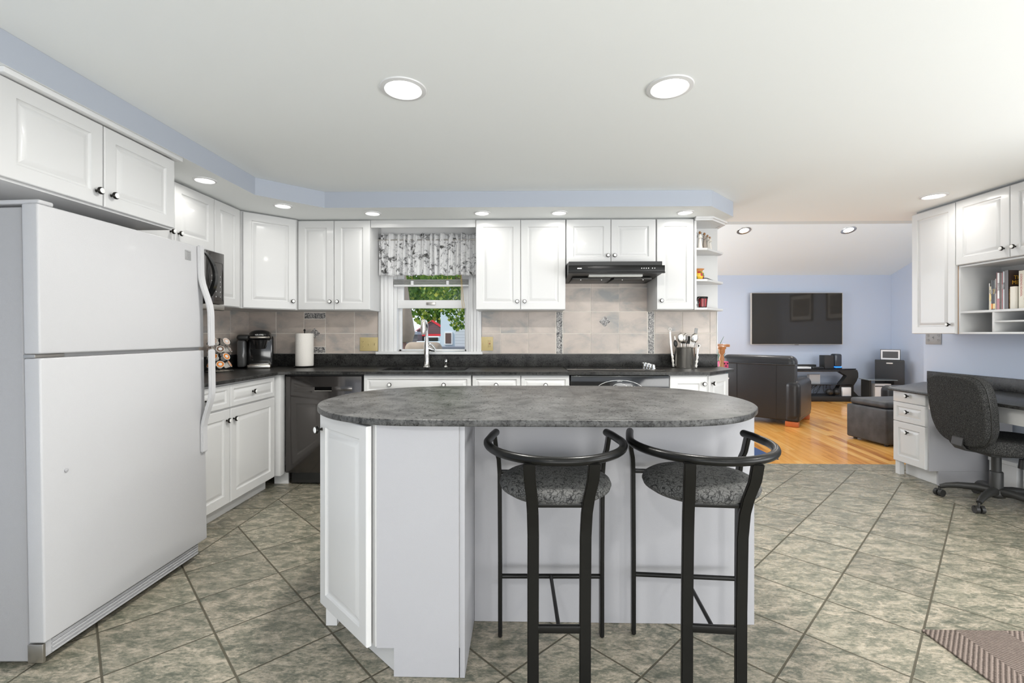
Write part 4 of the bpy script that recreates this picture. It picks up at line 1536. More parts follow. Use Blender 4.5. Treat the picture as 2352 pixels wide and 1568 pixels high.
tag(recenter(MB().tube([(SX + .085, SY + .06, UZ0 + .270), (SX + .13, SY + .07, UZ0 + .268), (SX + .17, SY + .09, UZ0 + .2585), (SX + .20, SY + .125, UZ0 + .2575)], .0035, 8).tube(
    [(SX + .09, SY + .075, UZ0 + .266), (SX + .12, SY + .09, UZ0 + .262), (SX + .15, SY + .10, UZ0 + .258)], .0025, 8).done('eyeglasses_arm', black)), 'thin black folded spectacles lying by the painted vase', 'glasses')
t = thing('candle_jar', 'red glass candle jar on the lowest open shelf', 'candle', (SX + .100, SY + .09, UZ0 + .0185))
m = MB().lathe([(.032, 0), (.034, .004), (.040, .078)], 12, 0)
m.done('glass', red, t, ang=20)
m = MB().lathe([(.041, .078), (.044, .080), (.044, .094), (.038, .096)], 24)
m.lathe([(.034, 0), (.0345, .010)], 24)
for k in range(8):
    a = k * PI / 4
    m.bar([(.034 * math.cos(a), .034 * math.sin(a), 0), (.041 * math.cos(a), .041 * math.sin(a), .08)], (.004, 0, 0), (0, .004, 0))
m.done('metal_holder', blackmetal, t)
m = MB().lathe([(.034, .090), (.033, .101), (.004, .102)], 24)
m.cyl((0, 0, .10), (0, 0, .112), .001)
m.done('wax', resin, t)
m = MB()
for s_ in (-1, 1):
    m.tube([(0, 0, .07), (s_ * .02, -.006, .092), (s_ * .026, -.004, .075), (s_ * .018, 0, .062), (0, 0, .07)], .0045, 6, flat=.35)
    m.tube([(0, 0, .07), (s_ * .012, -.004, .045), (s_ * .004, 0, .025), (s_ * .012, 0, .001)], .004, 6, flat=.35)
tag(m.done('ribbon_bow', [black], None, (SX + .045, SY + .06, UZ0 + .0185)), 'black and white ribbon bow left of the red candle jar', 'ribbon')

# ------------------------------------------------------------------ right wall: desk side
# uppers, local x runs from far (left in view) to near ; doors plane x=3.50
RZM = R(-90)
t = cab('tall_wall_cabinet', 'tall wall cabinet at the far end of the right wall above the desk', (3.522, 4.255, 0), RZM, .420, .336, 1.192, 2.262, group='right wall cabinets')
front(t, 'door', .002, 1.194, .416, 1.06, [(.372, 1.268)])
for i, lb in enumerate(('right wall cabinet over the bookshelf, cut by the photo edge', 'right wall cabinet nearest the camera beyond the photo edge')):
    t = cab('desk_wall_cabinet', lb, (3.522, 3.833 - i * .84, 0), RZM, .838, .336, 1.742, 2.262, group='right wall cabinets')
    front(t, 'door', .003, 1.744, .414, .512, [(.380, 1.812)])
    front(t, 'door', .421, 1.744, .414, .512, [(.458, 1.812)])
MB_ = MB().box(3.545, 3.855, 2.15, 4.25, 2.263, 2.279)  # grey strip fills the gap above the cabinets
tag(recenter(MB_.done('cabinet_filler_strip', greyp)), 'grey filler strip between right wall cabinets and ceiling', 'trim')
# bookcase unit
t = thing('bookshelf_unit', 'white open bookshelf with mail slots under the right wall cabinets', 'bookshelf', (3.524, 3.832, 1.190), RZM)
MB().box(.004, .020, .0, .330, 0, .549, .001).done('side_panel', white, t)
MB().box(1.20, 1.218, .0, .330, 0, .549, .001).done('side_panel', white, t)
MB().box(.0003, .0037, .0, .012, 0, .549).done('edge_strip', ply, t)
MB().box(.020, 1.20, 0, .330, 0, .016, .001).done('bottom_board', white, t)
MB().box(.020, 1.20, 0, .330, .165, .183, .001).done('shelf', white, t)
MB().box(.020, 1.20, .322, .330, .016, .548).done('back_panel', white, t)
MB().box(.020, 1.20, 0, .330, .535, .548).done('top_board', white, t)
m = MB()
m.box(.272, .290, 0, .321, .0165, .1645, .001)
m.done('divider', white, t)
MB().box(.290, .80, 0, .321, .088, .100, .001).done('slot_shelf', white, t)

# books: along the shelf from far to near
BZ = 1.190 + .1835
bk = [  # thickness, height, depth, colour, spine text, text colour, label, setback
    (.006, .195, .17, (.10, .22, .32), '', 0, 'thin leaning blue-grey folder at the far end of the bookshelf', .035),
    (.014, .210, .17, (.62, .60, .56), '', 0, 'pale grey thin book next to the blue folder', .03),
    (.020, .185, .16, (.72, .62, .42), 'COOKING', 1, 'short cream paperback with a yellow oval on its spine', .02),
    (.014, .232, .18, (.03, .03, .03), 'PASTA', 2, 'black book with white spine letters, left of the pair', .015),
    (.018, .230, .18, (.02, .02, .02), 'GRILL', 3, 'black book with fruit coloured spine foot', .015),
    (.012, .238, .18, (.50, .44, .38), 'KITCHEN', 1, 'beige spine book between the black books and tall books', .012),
    (.012, .285, .21, (.25, .05, .05), '', 0, 'dark red tall book leftmost of the tall books', .01),
    (.018, .280, .21, (.76, .75, .73), 'BAKING', 1, 'tall white spine book with red lower band', .005),
    (.016, .278, .21, (.20, .16, .14), '', 0, 'dark tall book beside the white and red one', .01),
    (.008, .278, .21, (.55, .04, .04), 'GOURMET', 2, 'bright red thin tall book', .006),
    (.016, .284, .21, (.48, .50, .52), 'RECIPES', 1, 'silver grey spine book touching the brown cookbook', .003),
    (.030, .290, .22, (.045, .028, .022), '', 0, 'brown cookbook with gold title facing the room', .0),
]
yb = 3.700
txc = {1: mat('dark_ink', (.05, .04, .04), .6), 2: plastw, 3: yellow}
for i, (th, hh, dp, col, tx, tc_, lb, sb) in enumerate(bk):
    t = thing('book', lb, 'book', (3.600 + sb, yb - th / 2, BZ), RZM, 'books on the right wall bookshelf')
    cm = mat('book_cover_%s' % ('abcdefghijkl'[i]), col, .35, coat=.2)
    W = th - .001
    m = MB()
    m.box(-W / 2, W / 2, 0, .002, 0, hh)
    m.box(-W / 2, -W / 2 + .0015, 0, dp, 0, hh)
    m.box(W / 2 - .0015, W / 2, 0, dp, 0, hh)
    cv = m.done('cover', cm, t)
    MB().box(-W / 2 + .0016, W / 2 - .0016, .0025, dp - .004, .003, hh - .004).done('pages', paper, t)
    if tx:
        MB().text(tx, min(.020, th * .9), T(0, -.0006, hh * .62) @ RX(PI / 2) @ RZ(-PI / 2), ex=.0003).done('spine_title', txc[tc_], cv)
    if i in (3, 4):
        m = MB().box(-W / 2 + .001, W / 2 - .001, -.0006, 0, .01, .05)
        m.done('spine_picture', [orange, yellow][i - 3], cv)
    if i == 2:
        MB().lathe([(.007, 0), (.007, .001)], 20, 0, T(0, -.0002, .10) @ RX(PI / 2) @ Matrix.Diagonal((1, 4.5, 1, 1))).done('spine_oval', yellow, cv)
    if i == 7:
        MB().box(-W / 2, W / 2, -.0006, 0, .0, .085).done('red_band', red, cv)
    if i == 11:
        MB().box(W / 2, W / 2 + .0008, .004, dp - .01, .0, .15).done('cover_picture', mat('food_photo', (.40, .24, .11), .4, var=.6, vscale=30), cv)
        m = MB().text('THE', .040, T(W / 2 + .0004, .075, .235) @ RZ(PI / 2) @ RX(PI / 2))
        m.text('MEAT', .040, T(W / 2 + .0004, .075, .198) @ RZ(PI / 2) @ RX(PI / 2))
        m.done('cover_title', mat('gold_ink', (.75, .42, .05), .4), cv)
    yb -= th
m = MB()
m.box(-.017, .017, 0, .045, 0, .165, .002)
tag(m.done('paper_pad', paper, None, (3.592, yb - .034, BZ), (0, 0, RZM)), 'cream pad of paper standing in front of the brown cookbook', 'notepad')
t = thing('book', 'thick white book with red spine title at the photo right edge', 'book', (3.602, yb - .085, BZ), RZM, 'books on the right wall bookshelf')
cv = MB().box(-.017, .017, 0, .21, 0, .275, .001).done('cover', mat('ivory_cover', (.74, .70, .60), .4), t)
MB().text('COOKING SCHOOL', .018, T(0, -.0006, .17) @ RX(PI / 2) @ RZ(-PI / 2), ex=.0003).done('spine_title', redp, cv)

# desk
DZ = .735
t = thing('desk', 'charcoal laminate desk top along the right wall', 'desk', (3.13, 3.0, DZ - .022))
m = MB().prism([(0, 1.04), (0, -1.0), (.725, -1.0), (.725, 1.52), (.70, 1.52)], 0, .022, .002)
m.done('top', lam, t)
MB().box(.708, .727, -1.0, 1.49, .0225, .128, .002).done('backsplash_strip', lam, t)
t = thing('desk_pedestal', 'white three-drawer desk pedestal behind the office chair', 'drawer unit', (3.200, 4.055, 0), RZM)
MB().box(.001, .318, 0, .62, .112, .711, .001).done('body', white, t)
MB().box(.02, .318, .075, .62, .001, .111).done('toe_kick', white, t)
MB().box(.001, .045, .002, .04, .001, .111).done('corner_foot', white, t)
MB().box(.319, .334, 0.0, .64, .112, .711, .0005).done('end_panel', whitelam, t)
MB().box(.319, .334, .07, .64, .001, .1115).done('end_panel_foot', whitelam, t)
slab(t, 'drawer', .003, .622, .314, .088, [(.157, .679)])
front(t, 'drawer', .003, .458, .314, .160, [(.157, .546)], f=.035)
front(t, 'drawer', .003, .118, .314, .336, [(.157, .378)], f=.05)
t = thing('desk_apron', 'white pencil drawer front under the desk top right of the chair', 'drawer', (3.19, 2.70, .60))
MB().box(0, .018, -.8, 1.015, 0, .112, .002).done('drawer_front', white, t)
# shredder / printer like machine under the desk
t = thing('paper_shredder', 'white and black paper shredder under the desk right of the chair', 'shredder', (3.70, 3.28, 0), R(-90))
MB().box(-.14, .14, -.10, .13, .045, .215, .004).done('bin', plastw, t)
MB().box(-.145, .145, -.115, .135, .216, .255, .015, 4).done('head', black, t)
for x in (-.11, .11):
    for y in (-.06, .10):
        MB().cyl((x, y, .001), (x, y, .045), .016).done('caster', blackm, t)
t = thing('storage_box', 'white low storage box against the wall under the desk', 'box', (3.72, 3.56, 0))
MB().box(-.12, .11, -.1, .1, .001, .22, .003).done('box_body', plastw, t)
MB().box(-.125, .115, -.105, .105, .221, .25, .004).done('box_lid', plastw, t)

# office chair, facing the desk (+x)
chx, chy = 3.285, 3.29
t = thing('office_chair', 'charcoal tweed swivel office chair on a five-star base at the desk', 'office chair', (chx, chy, 0), R(-8))


def sup(a, b_, n, cnt=48, top=1.0):
    out = []
    for k in range(cnt):
        q = 2 * PI * k / cnt
        c_, s_ = math.cos(q), math.sin(q)
        wx = 1 - (.10 * (s_ < 0) * -s_ * 2.4 if top else 0)
        out.append((a * wx * abs(c_) ** (2 / n) * (1 if c_ > 0 else -1), b_ * abs(s_) ** (2 / n) * (1 if s_ > 0 else -1)))
    return out


m = MB()
M_ = T(-.212, 0, .662) @ RY(R(-7)) @ Matrix(((0, 0, 1, 0), (1, 0, 0, 0), (0, 1, 0, 0), (0, 0, 0, 1)))
m.pad(sup(.262, .248, 4.2), .085, 0, M_, .45, 5)
bk_ = m.done('backrest', tweed, t, ang=70)
m = MB()
o2 = sup(.2625, .2485, 4.2)
m.tube([(x, y, -.012) for x, y in o2], .0035, 6, closed=True, M=M_)
m.done('piping', blackm, bk_)
m = MB().pad(sup(.255, .245, 3.0, top=0), .095, 0, T(.045, 0, .435), .5, 5)
m.done('seat', tweed, t, ang=70)
m = MB().bar([(-.232, 0, .47), (-.240, 0, .42), (-.215, 0, .390), (-.10, 0, .372), (.02, 0, .372)], (0, .10, 0), (.010, 0, .010), bev=.002)
m.done('back_bracket', blackm, t)
m = MB().box(-.09, .12, -.08, .08, .352, .386, .008)
m.done('seat_plate', blackm, t)
m = MB().cyl((.08, -.06, .365), (.10, -.33, .345), .005)
m.done('height_lever', black, t)
m = MB().cyl((.09, -.10, .35), (.09, -.10, .29), .028, 16, r1=.034)
m.done('tension_knob', black, t)
m = MB().lathe([(.036, .115), (.036, .235), (.033, .24), (.026, .241), (.026, .355)], 28)
m.done('gas_lift', blackm, t, ang=50)
MB().lathe([(.045, .065), (.055, .08), (.05, .115), (.034, .125)], 28).done('hub', blackm, t, ang=60)
for k in range(5):
    a = R(145 + 72 * k)
    c_, s_ = math.cos(a), math.sin(a)
    m = MB()
    pth = [(r_ * c_, r_ * s_, z) for r_, z in ((.03, .103), (.10, .110), (.19, .102), (.25, .088), (.285, .072))]
    m.tube(pth, .02, 12, radii=[.030, .026, .022, .019, .016])
    leg = m.done('base_arm', blackm, t, ang=60)
    ex, ey = .290 * c_, .290 * s_
    m = MB()
    b2 = a + .9
    u_, v_ = -math.sin(b2), math.cos(b2)
    for q in (-1, 1):
        m.cyl((ex + u_ * q * .006, ey + v_ * q * .006, .0265), (ex + u_ * q * .026, ey + v_ * q * .026, .0265), .0255, 20)
    m.cyl((ex, ey, .03), (ex, ey, .072), .008)
    m.bar([(ex - u_ * .022, ey - v_ * .022, .045), (ex + u_ * .022, ey + v_ * .022, .045)], (.030, 0, 0), (0, 0, .012), bev=.002)
    m.done('caster', blackm, leg, ang=50)

# mat
tag(recenter(MB().box(1.60, 2.45, 1.0, 1.897, 0.0005, .008, .003).done('door_mat', matm)), 'brown and beige chevron mat on the tile floor at lower right', 'mat')

# ------------------------------------------------------------------ family room
tag(recenter(MB().box(1.75, 2.437, 4.462, 5.03, 0.0005, .007, .002).done('blue_rug', rugm)), 'blue woven rug corner on the wood floor beyond the island', 'rug')

t = thing('television', 'large wall-mounted flat television on the blue family room wall', 'television', (5.08, 8.72, 1.475))
MB().box(-.825, .825, -.02, .02, -.472, .472, .004).done('housing', blackm, t)
MB().box(-.815, .815, -.0235, -.020, -.462, .463).done('screen', mat('tv_screen', (.030, .028, .025), .05, spec=.5), t)
m = MB()
m.box(-.829, .829, -.024, .02, .472, .478)
m.box(-.832, -.825, -.024, .02, -.476, .478)
m.box(.825, .832, -.024, .02, -.476, .478)
m.box(-.829, .829, -.024, .02, -.478, -.472)
m.done('bezel', foil, t)
MB().box(-.03, .03, -.026, -.0, -.488, -.478).done('sensor', blackm, t)
MB().box(-.2, .2, .02, .078, -.15, .15).done('wall_bracket', blackm, t)

for i, (y0, y1, lb) in enumerate(((5.37, 6.28, 'framed picture of a group, on the family room right wall'), (6.78, 7.62, 'wide framed landscape picture on the family room right wall'))):
    t = thing('framed_picture', lb, 'picture', (6.868, (y0 + y1) / 2, 1.84), RZM)
    w_ = y1 - y0
    m = MB()
    m.box(-w_ / 2, w_ / 2, -.03, -.001, .30, .34, .005)
    m.box(-w_ / 2, w_ / 2, -.03, -.001, -.34, -.30, .005)
    m.box(-w_ / 2, -w_ / 2 + .04, -.03, -.001, -.30, .30, .005)
    m.box(w_ / 2 - .04, w_ / 2, -.03, -.001, -.30, .30, .005)
    m.done('frame', blackm, t)
    MB().box(-w_ / 2 + .04, w_ / 2 - .04, -.012, -.002, -.30, .30).done('mount', paper, t)
    MB().box(-w_ / 2 + .12, w_ / 2 - .12, -.014, -.012, -.21, .21).done('artwork', mat('muted_artwork_' + 'ab'[i], (.22, .20, .17), .6, var=.5, vscale=7), t)

# armchair, back toward the kitchen, turned toward the television
t = thing('armchair', 'black leather armchair seen from behind in the family room', 'armchair', (3.135, 6.30, 0), R(-40))
m = MB()
m.box(-.465, .465, .0, .12, .075, .80, .02, 4)
bp_ = m.done('back_panel', leather, t)
m = MB()
for x in (-.24, .24):
    m.tube([(x, -.002, .09), (x, -.003, .79)], .003, 6)
m.tube([(-.455, .0, .792), (.455, .0, .792)], .006, 8)
m.done('seam', leather, bp_)
m = MB().box(-.455, .455, .03, .26, .70, .905, .085, 7)
m.box(-.43, .43, .10, .30, .40, .82, .08, 6)
m.done('back_cushion', leather, t, ang=60)
for sx in (-1, 1):
    m = MB().box(min(sx * .335, sx * .515), max(sx * .335, sx * .515), -.025, .86, .075, .59, .075, 7)
    m.box(min(sx * .345, sx * .505), max(sx * .345, sx * .505), -.01, .84, .065, .30, .03, 3)
    m.done('armrest', leather, t, ang=60)
MB().box(-.335, .335, .12, .84, .10, .42, .04, 4).done('seat_base', leather, t)
MB().box(-.33, .33, .28, .86, .40, .50, .05, 5).done('seat_cushion', leather, t, ang=60)
m = MB()
for x in (-.42, .42):
    for y in (.03, .78):
        MB().box(x - .075, x + .075, y - .04, y + .04, .001, .066, .006).done('foot', ornfoot, t)

# ottoman
t = thing('ottoman', 'dark grey storage ottoman with cushion lid beside the desk', 'ottoman', (3.82, 4.95, 0), R(9))
MB().box(.0, .62, .0, .50, .022, .395, .02, 4).done('box', leatherg, t)
MB().box(.02, .60, .02, .48, .396, .470, .03, 5).done('lid_cushion', leatherg, t)
m = MB()
for x in (.06, .56):
    for y in (.06, .44):
        m.cyl((x, y, .001), (x, y, .022), .02)
m.done('feet', blackm, t)
t = thing('sofa', 'dark sofa end partly hidden behind the desk and ottoman', 'sofa', (4.46, 5.72, 0))
MB().box(.0, .92, .0, .20, .05, .56, .07, 6).done('armrest', leather, t, ang=60)
MB().box(.50, .95, .205, .64, .06, .34, .04, 4).done('seat_base', leather, t)
MB().box(.98, 1.2, .0, .64, .06, .82, .08, 6).done('backrest', leather, t, ang=60)
MB().box(.52, .95, .21, .63, .345, .43, .035, 5).done('seat_cushion', leather, t, ang=60)
for x in (.06, 1.1):
    for y in (.06, .58):
        MB().cyl((x, y, .001), (x, y, .06), .025).done('foot', blackm, t)

# tv stand
t = thing('tv_stand', 'black glass TV stand with angled side supports under the television', 'tv stand', (4.93, 8.42, 0))
m = MB().prism([(-.55, -.10), (.62, -.10), (1.03, .0), (1.03, .08), (.9, .28), (-.55, .28)], .555, .575, .003)
m.done('top_glass', glassblk, t)
m = MB().box(-.50, .90, -.09, .25, .285, .297, .002)
m.done('middle_glass', glassblk, t)
MB().prism([(-.55, -.13), (1.05, -.13), (1.05, .0), (.95, .28), (-.55, .28)], .02, .095, .004).done('base', blackm, t)
MB().box(-.5, 1.0, -.08, .25, .001, .02).done('plinth', black, t)
m = MB().box(-.50, .66, -.11, -.08, .525, .556, .003)
m.done('top_rail', black, t)


def zside(x, s):
    m = MB()
    pts = [(x, .555), (x - .34 * s, .555), (x - .28 * s, .51), (x - .18 * s, .45), (x - .22 * s, .39), (x - .27 * s, .33), (x - .30 * s, .28), (x - .36 * s, .16), (x - .40 * s, .095), (x + .02 * s, .095), (x - .06 * s, .18), (x - .06 * s, .28), (x - .01 * s, .36), (x + .02 * s, .43), (x + .02 * s, .50)]
    b = bmesh.new()
    A = [b.verts.new((px, -.07, pz)) for px, pz in pts]
    B_ = [b.verts.new((px, .03, pz)) for px, pz in pts]
    b.faces.new(A)
    b.faces.new(B_[::-1])
    n = len(pts)
    for i in range(n):
        b.faces.new((A[i], B_[i], B_[(i + 1) % n], A[(i + 1) % n]))
    bmesh.ops.recalc_face_normals(b, faces=b.faces)
    m.add(b)
    return m.done('side_support', blackm, t, ang=30)


zside(1.0, 1)
zside(-.50, -1)
SZ = .5755
t = thing('speaker', 'square black speaker on the TV stand, left of the rounded one', 'speaker', (5.47, 8.44, SZ))
MB().box(-.085, .085, -.05, .10, 0, .235, .006).done('cabinet', blackm, t)
MB().box(-.08, .08, -.053, -.050, .005, .23, .002).done('grille', mat('speaker_cloth', (.04, .04, .042), .9, bump=.6, bscale=500), t)
t = thing('rounded_speaker', 'tall rounded dark speaker with blue lit base on the TV stand', 'speaker', (5.625, 8.42, SZ))
MB().box(-.062, .062, -.05, .10, .035, .262, .03, 5).done('shell', mat('blue_black', (.03, .037, .05), .25, coat=.4), t)
MB().box(-.055, .055, -.045, .09, .018, .036, .004).done('light_ring', bluelt, t)
MB().box(-.06, .06, -.05, .095, 0, .018, .004).done('foot', blackm, t)
t = tag(MB().box(-.32, .18, -.04, .04, 0, .065, .01, 3).done('soundbar', blackm, None, (5.14, 8.55, SZ)), 'black soundbar lying behind the armchair on the TV stand', 'soundbar')
tag(MB().box(-.10, .10, -.06, .06, 0, .03, .003).done('media_box', black, None, (5.27, 8.44, SZ)), 'flat black media box left of the square speaker', 'media player')
tag(MB().box(-.12, .12, -.06, .06, 0, .032, .003).done('media_box', plastw, None, (5.02, 8.43, SZ)), 'flat white media box on the TV stand behind the armchair', 'media player')
tag(MB().prism([(-.07, -.03), (.12, -.03), (.16, .04), (-.07, .04)], 0, .17, .006).done('router', mat('pale_grey', (.50, .50, .50), .3), None, (5.22, 8.47, .2975)), 'pale grey router standing on the middle glass shelf', 'router')
tag(MB().box(-.075, .075, -.04, .04, 0, .155, .004).done('white_box', plastw, None, (5.73, 8.36, .0955)), 'small white box at the right on the TV stand base', 'box')
m = MB()
random.seed(4)
for k in range(7):
    m.ball((random.uniform(-.10, .10), random.uniform(-.03, .03), .055 + random.uniform(0, .04)), .055, sub=2)
tag(recenter(m.done('black_pouch', blackm, None, (5.50, 8.36, .0965), ang=80)), 'lumpy black cloth pouch beside the white box', 'pouch')
m = MB()
random.seed(9)
for k in range(16):
    a = random.uniform(-.5, .3)
    pts = [(a + .05 * math.sin(j * 1.3 + k) + .012 * j * (1 if k % 2 else -1), random.uniform(-.03, .03), .098 + .183 * abs(math.sin(j * .6 + k))) for j in range(9)]
    m.tube(pts, .0035, 5)
tag(m.done('cable_tangle', blackm, None, (5.12, 8.47, 0.002)), 'tangle of black cables hanging inside the TV stand', 'cables', kind='stuff')
t = thing('side_table', 'small glass-topped black side table right of the TV stand', 'side table', (6.19, 8.20, 0))
MB().prism([(-.26, -.12), (.20, -.16), (.27, .14), (-.20, .20)], .395, .407, .002).done('glass_top', mat('grey_glass', (.20, .23, .24), .06, coat=.6), t)
m = MB()
m.bar([(-.20, .02, .001), (-.20, .02, .394)], (.03, 0, 0), (0, .20, 0))
m.bar([(.21, .02, .001), (.21, .02, .394)], (.02, 0, 0), (0, .20, 0))
m.done('leg', blackm, t)
MB().box(-.19, .20, -.10, .12, .03, .042).done('lower_shelf', black, t)
t = thing('heater_box', 'white metal appliance with black rim under the side table', 'heater', (6.19, 8.20, .043))
MB().box(-.10, .18, -.05, .08, 0, .29, .01, 3).done('housing', plastw, t)
m = MB().box(-.10, .18, -.056, -.05, .24, .255)
m.box(-.10, .18, -.056, -.05, 0, .03)
m.done('rim', black, t)
t = thing('black_cabinet', 'tall narrow black cabinet in the family room corner', 'cabinet', (6.575, 8.46, 0), R(-37))
MB().box(-.205, .205, -.12, .15, .02, .725, .004).done('body', blackm, t)
MB().box(-.200, .200, -.132, -.121, .03, .700, .003).done('door', mat('black_door_panel', (.018, .018, .02), .5), t)
MB().box(-.045, .045, -.138, -.1325, .665, .685, .002).done('label_plate', resin, t)
MB().box(-.205, .205, -.11, .14, .001, .02).done('plinth', blackm, t)
t = thing('digital_photo_frame', 'white-bordered digital photo frame on the tall black cabinet', 'photo frame', (6.56, 8.42, .7255), R(-37))
MB().box(-.140, .140, 0, .02, .001, .19, .004).done('frame', blackm, t)
MB().box(-.132, .132, -.002, 0, .010, .182).done('mount', plastw, t)
MB().box(-.108, .108, -.0035, -.002, .038, .155).done('screen', mat('grey_screen', (.09, .09, .09), .12, coat=.4), t)
MB().box(-.03, .03, .021, .07, .001, .008).done('stand_foot', blackm, t)
tag(MB().box(-.04, .04, -.008, 0, -.06, .06, .002).done('wall_outlet', plastw, None, (5.99, 8.799, .50)), 'white wall outlet on the blue wall right of the TV stand', 'outlet')

# stair newel + handrail, stand with plant
t = thing('newel_post', 'turned honey oak newel post with handrail beyond the counter end', 'newel post', (2.235, 5.25, 0))
m = MB().lathe([(.05, 0), (.05, .15), (.03, .20), (.026, .30), (.028, .60), (.026, .84), (.020, .88), (.030, .91), (.024, .93), (.018, .955), (.034, .985), (.036, 1.02)], 28)
m.done('post', oak, t, ang=45)
MB().lathe([(.036, 1.02), (.046, 1.03), (.046, 1.052), (.03, 1.06), (.01, 1.062)], 28).done('cap', oak, t, ang=45)
m = MB().box(-.03, .115, .05, 1.2, 1.045, 1.075, .006)
m.done('handrail', oak, t)
t = thing('plant_stand', 'small white stand under the pink and teal boxes', 'stand', (2.385, 5.62, 0))
MB().box(-.07, .07, -.06, .06, .655, .675, .004).done('top', plastw, t)
for x in (-.055, .055):
    for y in (-.045, .045):
        MB().box(x - .008, x + .008, y - .008, y + .008, .001, .655).done('leg', plastw, t)
tag(recenter(MB().box(-.062, .058, -.05, .05, 0, .105, .008).done('teal_box', teal, None, (2.385, 5.62, .6755))), 'teal storage tin under the pink ladybird planter', 'box')
t = thing('planter', 'pink dotted planter with green stems next to the newel post', 'planter', (2.395, 5.62, .781))
m = MB().box(-.06, .06, -.05, .05, 0, .085, .012, 3)
m.done('pot', pink, t)
m = MB()
for k in range(6):
    m.lathe([(.009, 0), (.009, .002)], 12, 0, T(-.045 + .018 * k, -.05, .03 + .03 * (k % 2)) @ RX(PI / 2))
m.done('dots', black, t)
m = MB()
for k, (dx, h_) in enumerate(((-.03, .14), (-.015, .30), (.0, .2), (.03, .10))):
    m.tube([(-.02 + dx, 0, .08), (-.03 + dx * 1.5, 0, .08 + h_ * .5), (-.03 + dx * 1.5 + h_ * .25, .0, .08 + h_)], .004, 6, radii=[.006, .005, .002])
m.done('stems', leafg, t)

# ------------------------------------------------------------------ outside the kitchen window
tag(recenter(MB().box(-14, .95, 4.6, 40, -1.25, -1.2).done('lawn', mat('lawn_green', (.08, .15, .03), .9, var=.4, vscale=2))), 'green lawn outside the kitchen window', 'lawn')['kind'] = 'structure'
t = thing('garden_house', 'grey-blue clapboard house with porch seen through the sink window', 'house', (-5.31, 30, -1.2))
sid = siding('pale_clapboard', (.50, .53, .56), (.22, .24, .27), .19)
MB().box(.98, 8, 0, 6, 0, 6).done('wall', sid, t)
MB().box(0, .975, .2, 6, 0, 6).done('wall', mat('pale_blue_board', (.52, .60, .68), .6), t)
f_ = MB().box(.26, .78, .12, .22, 1.7, 2.52).done('window', trimw, t)
MB().box(.33, .70, .10, .121, 1.78, 2.45).done('pane', mat('dark_pane', (.10, .06, .05), .1), f_)
MB().box(0, 8, -1.9, -.0, 1.42, 1.60).done('porch_rail', mat('porch_grey', (.16, .17, .22), .6), t)
MB().box(0, 8, -1.95, 0, .0, .9).done('porch_floor', mat('porch_base', (.42, .46, .52), .6), t)
MB().prism([(-.3, -.4), (8.3, -.4), (8.3, 6.4), (-.3, 6.4)], 6.001, 6.3).done('roof', greyp, t)
t = thing('red_barn', 'small dark barn with red trim seen behind the faucet', 'barn', (-8.95, 46, -1.2))
m = MB()
m.box(-1.5, 1.5, 0, 3, 0, 2.75)
b = bmesh.new()
V = [b.verts.new(p) for p in ((-1.5, 0, 2.75), (1.5, 0, 2.75), (0, 0, 3.65), (-1.5, 3, 2.75), (1.5, 3, 2.75), (0, 3, 3.65))]
for f in ((0, 1, 2), (5, 4, 3), (0, 3, 4, 1), (1, 4, 5, 2), (2, 5, 3, 0)):
    b.faces.new([V[i] for i in f])
m.add(b)
m.done('wall', siding('dark_red_boards', (.13, .07, .075), (.05, .03, .03), .2), t)
m = MB()
for s_ in (-1, 1):
    m.bar([(s_ * 1.65, -.08, 2.68), (0, -.08, 3.74)], (.14, 0, .14), (0, .1, 0))
m.box(-1.5, 1.5, -.06, -.01, 2.2, 2.4)
m.box(.95, 1.5, -.06, -.01, 0, 2.2)
m.box(-1.5, -1.2, -.06, -.01, 0, 2.2)
m.done('red_trim', mat('barn_red', (.60, .03, .04), .6), t)
MB().box(-1.15, .9, -.03, -.005, 0, 2.15).done('door_opening', blackm, t)
t = thing('parked_truck', 'pale pickup parked in front of the red barn', 'truck', (-8.2, 41, -1.2))
m = MB()
m.box(-1.2, 1.0, 0, 1.8, .5, 1.75, .1, 3)
m.box(-.5, .9, .1, 1.7, 1.7, 2.2, .15, 4)
m.done('body', mat('pale_blue_paint', (.60, .68, .74), .3), t)
MB().box(-.35, .75, .05, .11, 1.78, 2.1, .02).done('windscreen', blackm, t)
for x in (-.8, .6):
    for y0 in (-.02, 1.6):
        MB().cyl((x, y0, .36), (x, y0 + .2, .36), .36, 20).done('wheel', blackm, t)
t = thing('dark_shed', 'dark grey shed left of the red barn', 'shed', (-10.9, 42.2, -1.2))
MB().box(-1.2, 1.35, 0, 2, 0, 2.35).done('wall', siding('shed_boards', (.12, .11, .12), (.06, .06, .06), .2), t)
MB().box(-1.3, 1.4, -.2, 2.2, 2.351, 2.6).done('roof', mat('shed_roof', (.26, .28, .34), .7), t)

# patio swing: beige cushions and folded umbrella
beige = mat('beige_canvas', (.33, .27, .215), .9, bump=.4, bscale=90, var=.15, vscale=4)
t = thing('folded_umbrella', 'beige folded patio umbrella hanging left outside the window', 'umbrella', (-1.76, 7.2, -1.2))
m = MB()
m.lathe([(.03, 2.26), (.13, 2.27), (.175, 2.40), (.13, 2.75), (.08, 3.2), (.03, 3.6), (.02, 3.65)], 18, 0, T(0, 0, 0) @ RY(R(-2)))
m.done('canopy', beige, t, ang=60)
m = MB().cyl((-.01, 0, .0), (-.07, 0, 2.3), .03)
m.done('pole', mat('pinkish_wood', (.38, .22, .19), .6), t)
t = thing('patio_sofa', 'beige cushioned patio seat back just outside the window', 'patio seat', (-1.60, 6.4, -1.2))
MB().box(-.02, .49, -.08, .12, 1.90, 2.28, .09, 6).done('back_cushion', beige, t, ang=60)
m = MB()
m.box(-.32, -.03, -.05, .42, 1.9, 2.16, .04, 4)
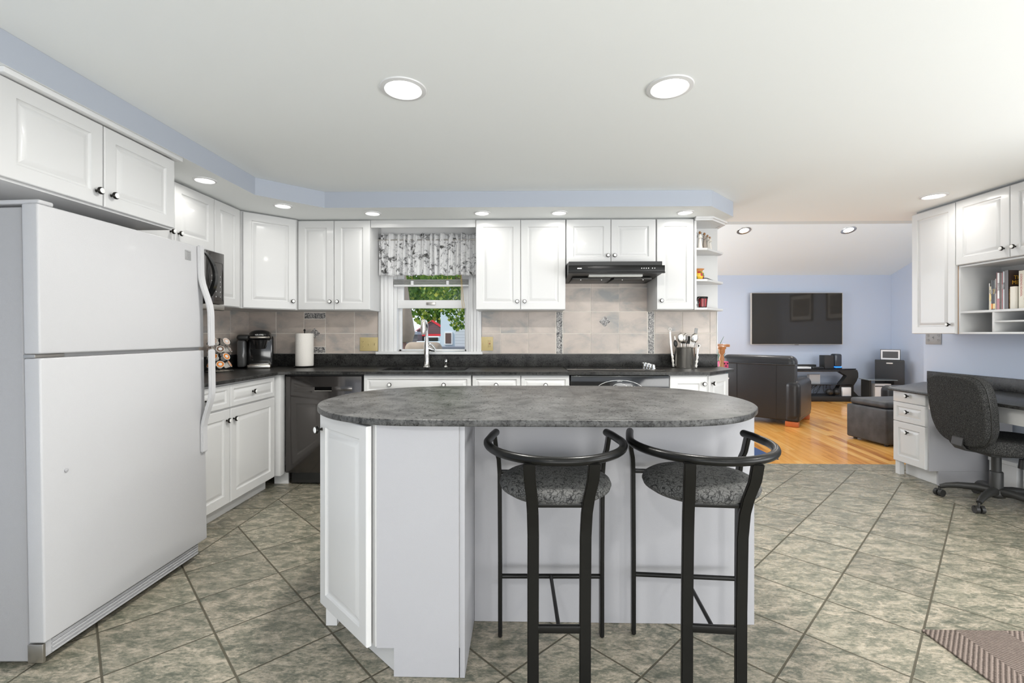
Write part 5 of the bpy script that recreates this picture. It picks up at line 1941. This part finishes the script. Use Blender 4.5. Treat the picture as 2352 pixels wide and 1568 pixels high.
m.box(-.32, .6, .0, .42, .0, 1.89, .01)
m.done('wicker_frame', mat('dark_wicker', (.07, .035, .02), .5, bump=.8, bscale=80), t)

random.seed(12)


def tree(label, x, y, zc, rx, ry, rz_, n, sz, tx=0):
    t = thing('maple_tree', label, 'tree', (x, y, -1.2))
    b = bmesh.new()
    for _ in range(n):
        while True:
            p = Vector((random.uniform(-1, 1), random.uniform(-1, 1), random.uniform(-1, 1)))
            if p.length < 1 and p.length > random.random() ** .5 * .8:
                break
        q = Vector((p.x * rx, p.y * ry, p.z * rz_ + zc + 1.2 + .25 * math.sin(p.x * 9) * rz_ * .5))
        a = random.uniform(0, 2 * PI)
        tilt = random.uniform(-.9, .9)
        s_ = sz * random.uniform(.6, 1.3)
        M_ = Matrix.Translation(q) @ RZ(a) @ RX(PI / 2 + tilt)
        pts = [(0, -.5), (.35, -.25), (.5, .1), (.2, .15), (0, .6), (-.2, .15), (-.5, .1), (-.35, -.25)]
        b.faces.new([b.verts.new(M_ @ Vector((u * s_, v_ * s_, 0))) for u, v_ in pts])
    me = bpy.data.meshes.new('foliage')
    b.to_mesh(me)
    b.free()
    me.materials.append(leafm)
    o = bpy.data.objects.new('foliage', me)
    C.objects.link(o)
    o.parent = t
    m = MB().tube([(tx, 0, 0), (tx + .05, .05, (zc + 1.2) * .5), (tx * .6, 0, zc + 1.2)], .1, 10, radii=[.14, .1, .05])
    for k in range(6):
        a = k * 1.05
        m.tube([(tx * .85, 0, (zc + 1.2) * .75), (rx * .5 * math.cos(a), ry * .5 * math.sin(a), zc + 1.2 + rz_ * .3)], .03, 6)
    m.done('trunk', mat('bark', (.10, .07, .05), .9) if 'bark' not in bpy.data.materials else bpy.data.materials['bark'], t)


tree('maple tree with drooping branches at the right outside the window', -1.15, 9.6, 2.30, .95, 1.0, .95, 3600, .075, 1.0)
tree('maple tree filling the left of the window view', -3.1, 12.0, 3.15, 1.6, 1.2, 1.35, 4200, .10, -.6)
tree('dense hedge-like tree across the upper window', -2.6, 15.0, 4.3, 3.2, 1.2, 2.2, 6000, .15, 1.8)
tree('tall background tree behind the shed', -8.0, 52.0, 6.2, 8.5, 2, 4.6, 5000, .50)
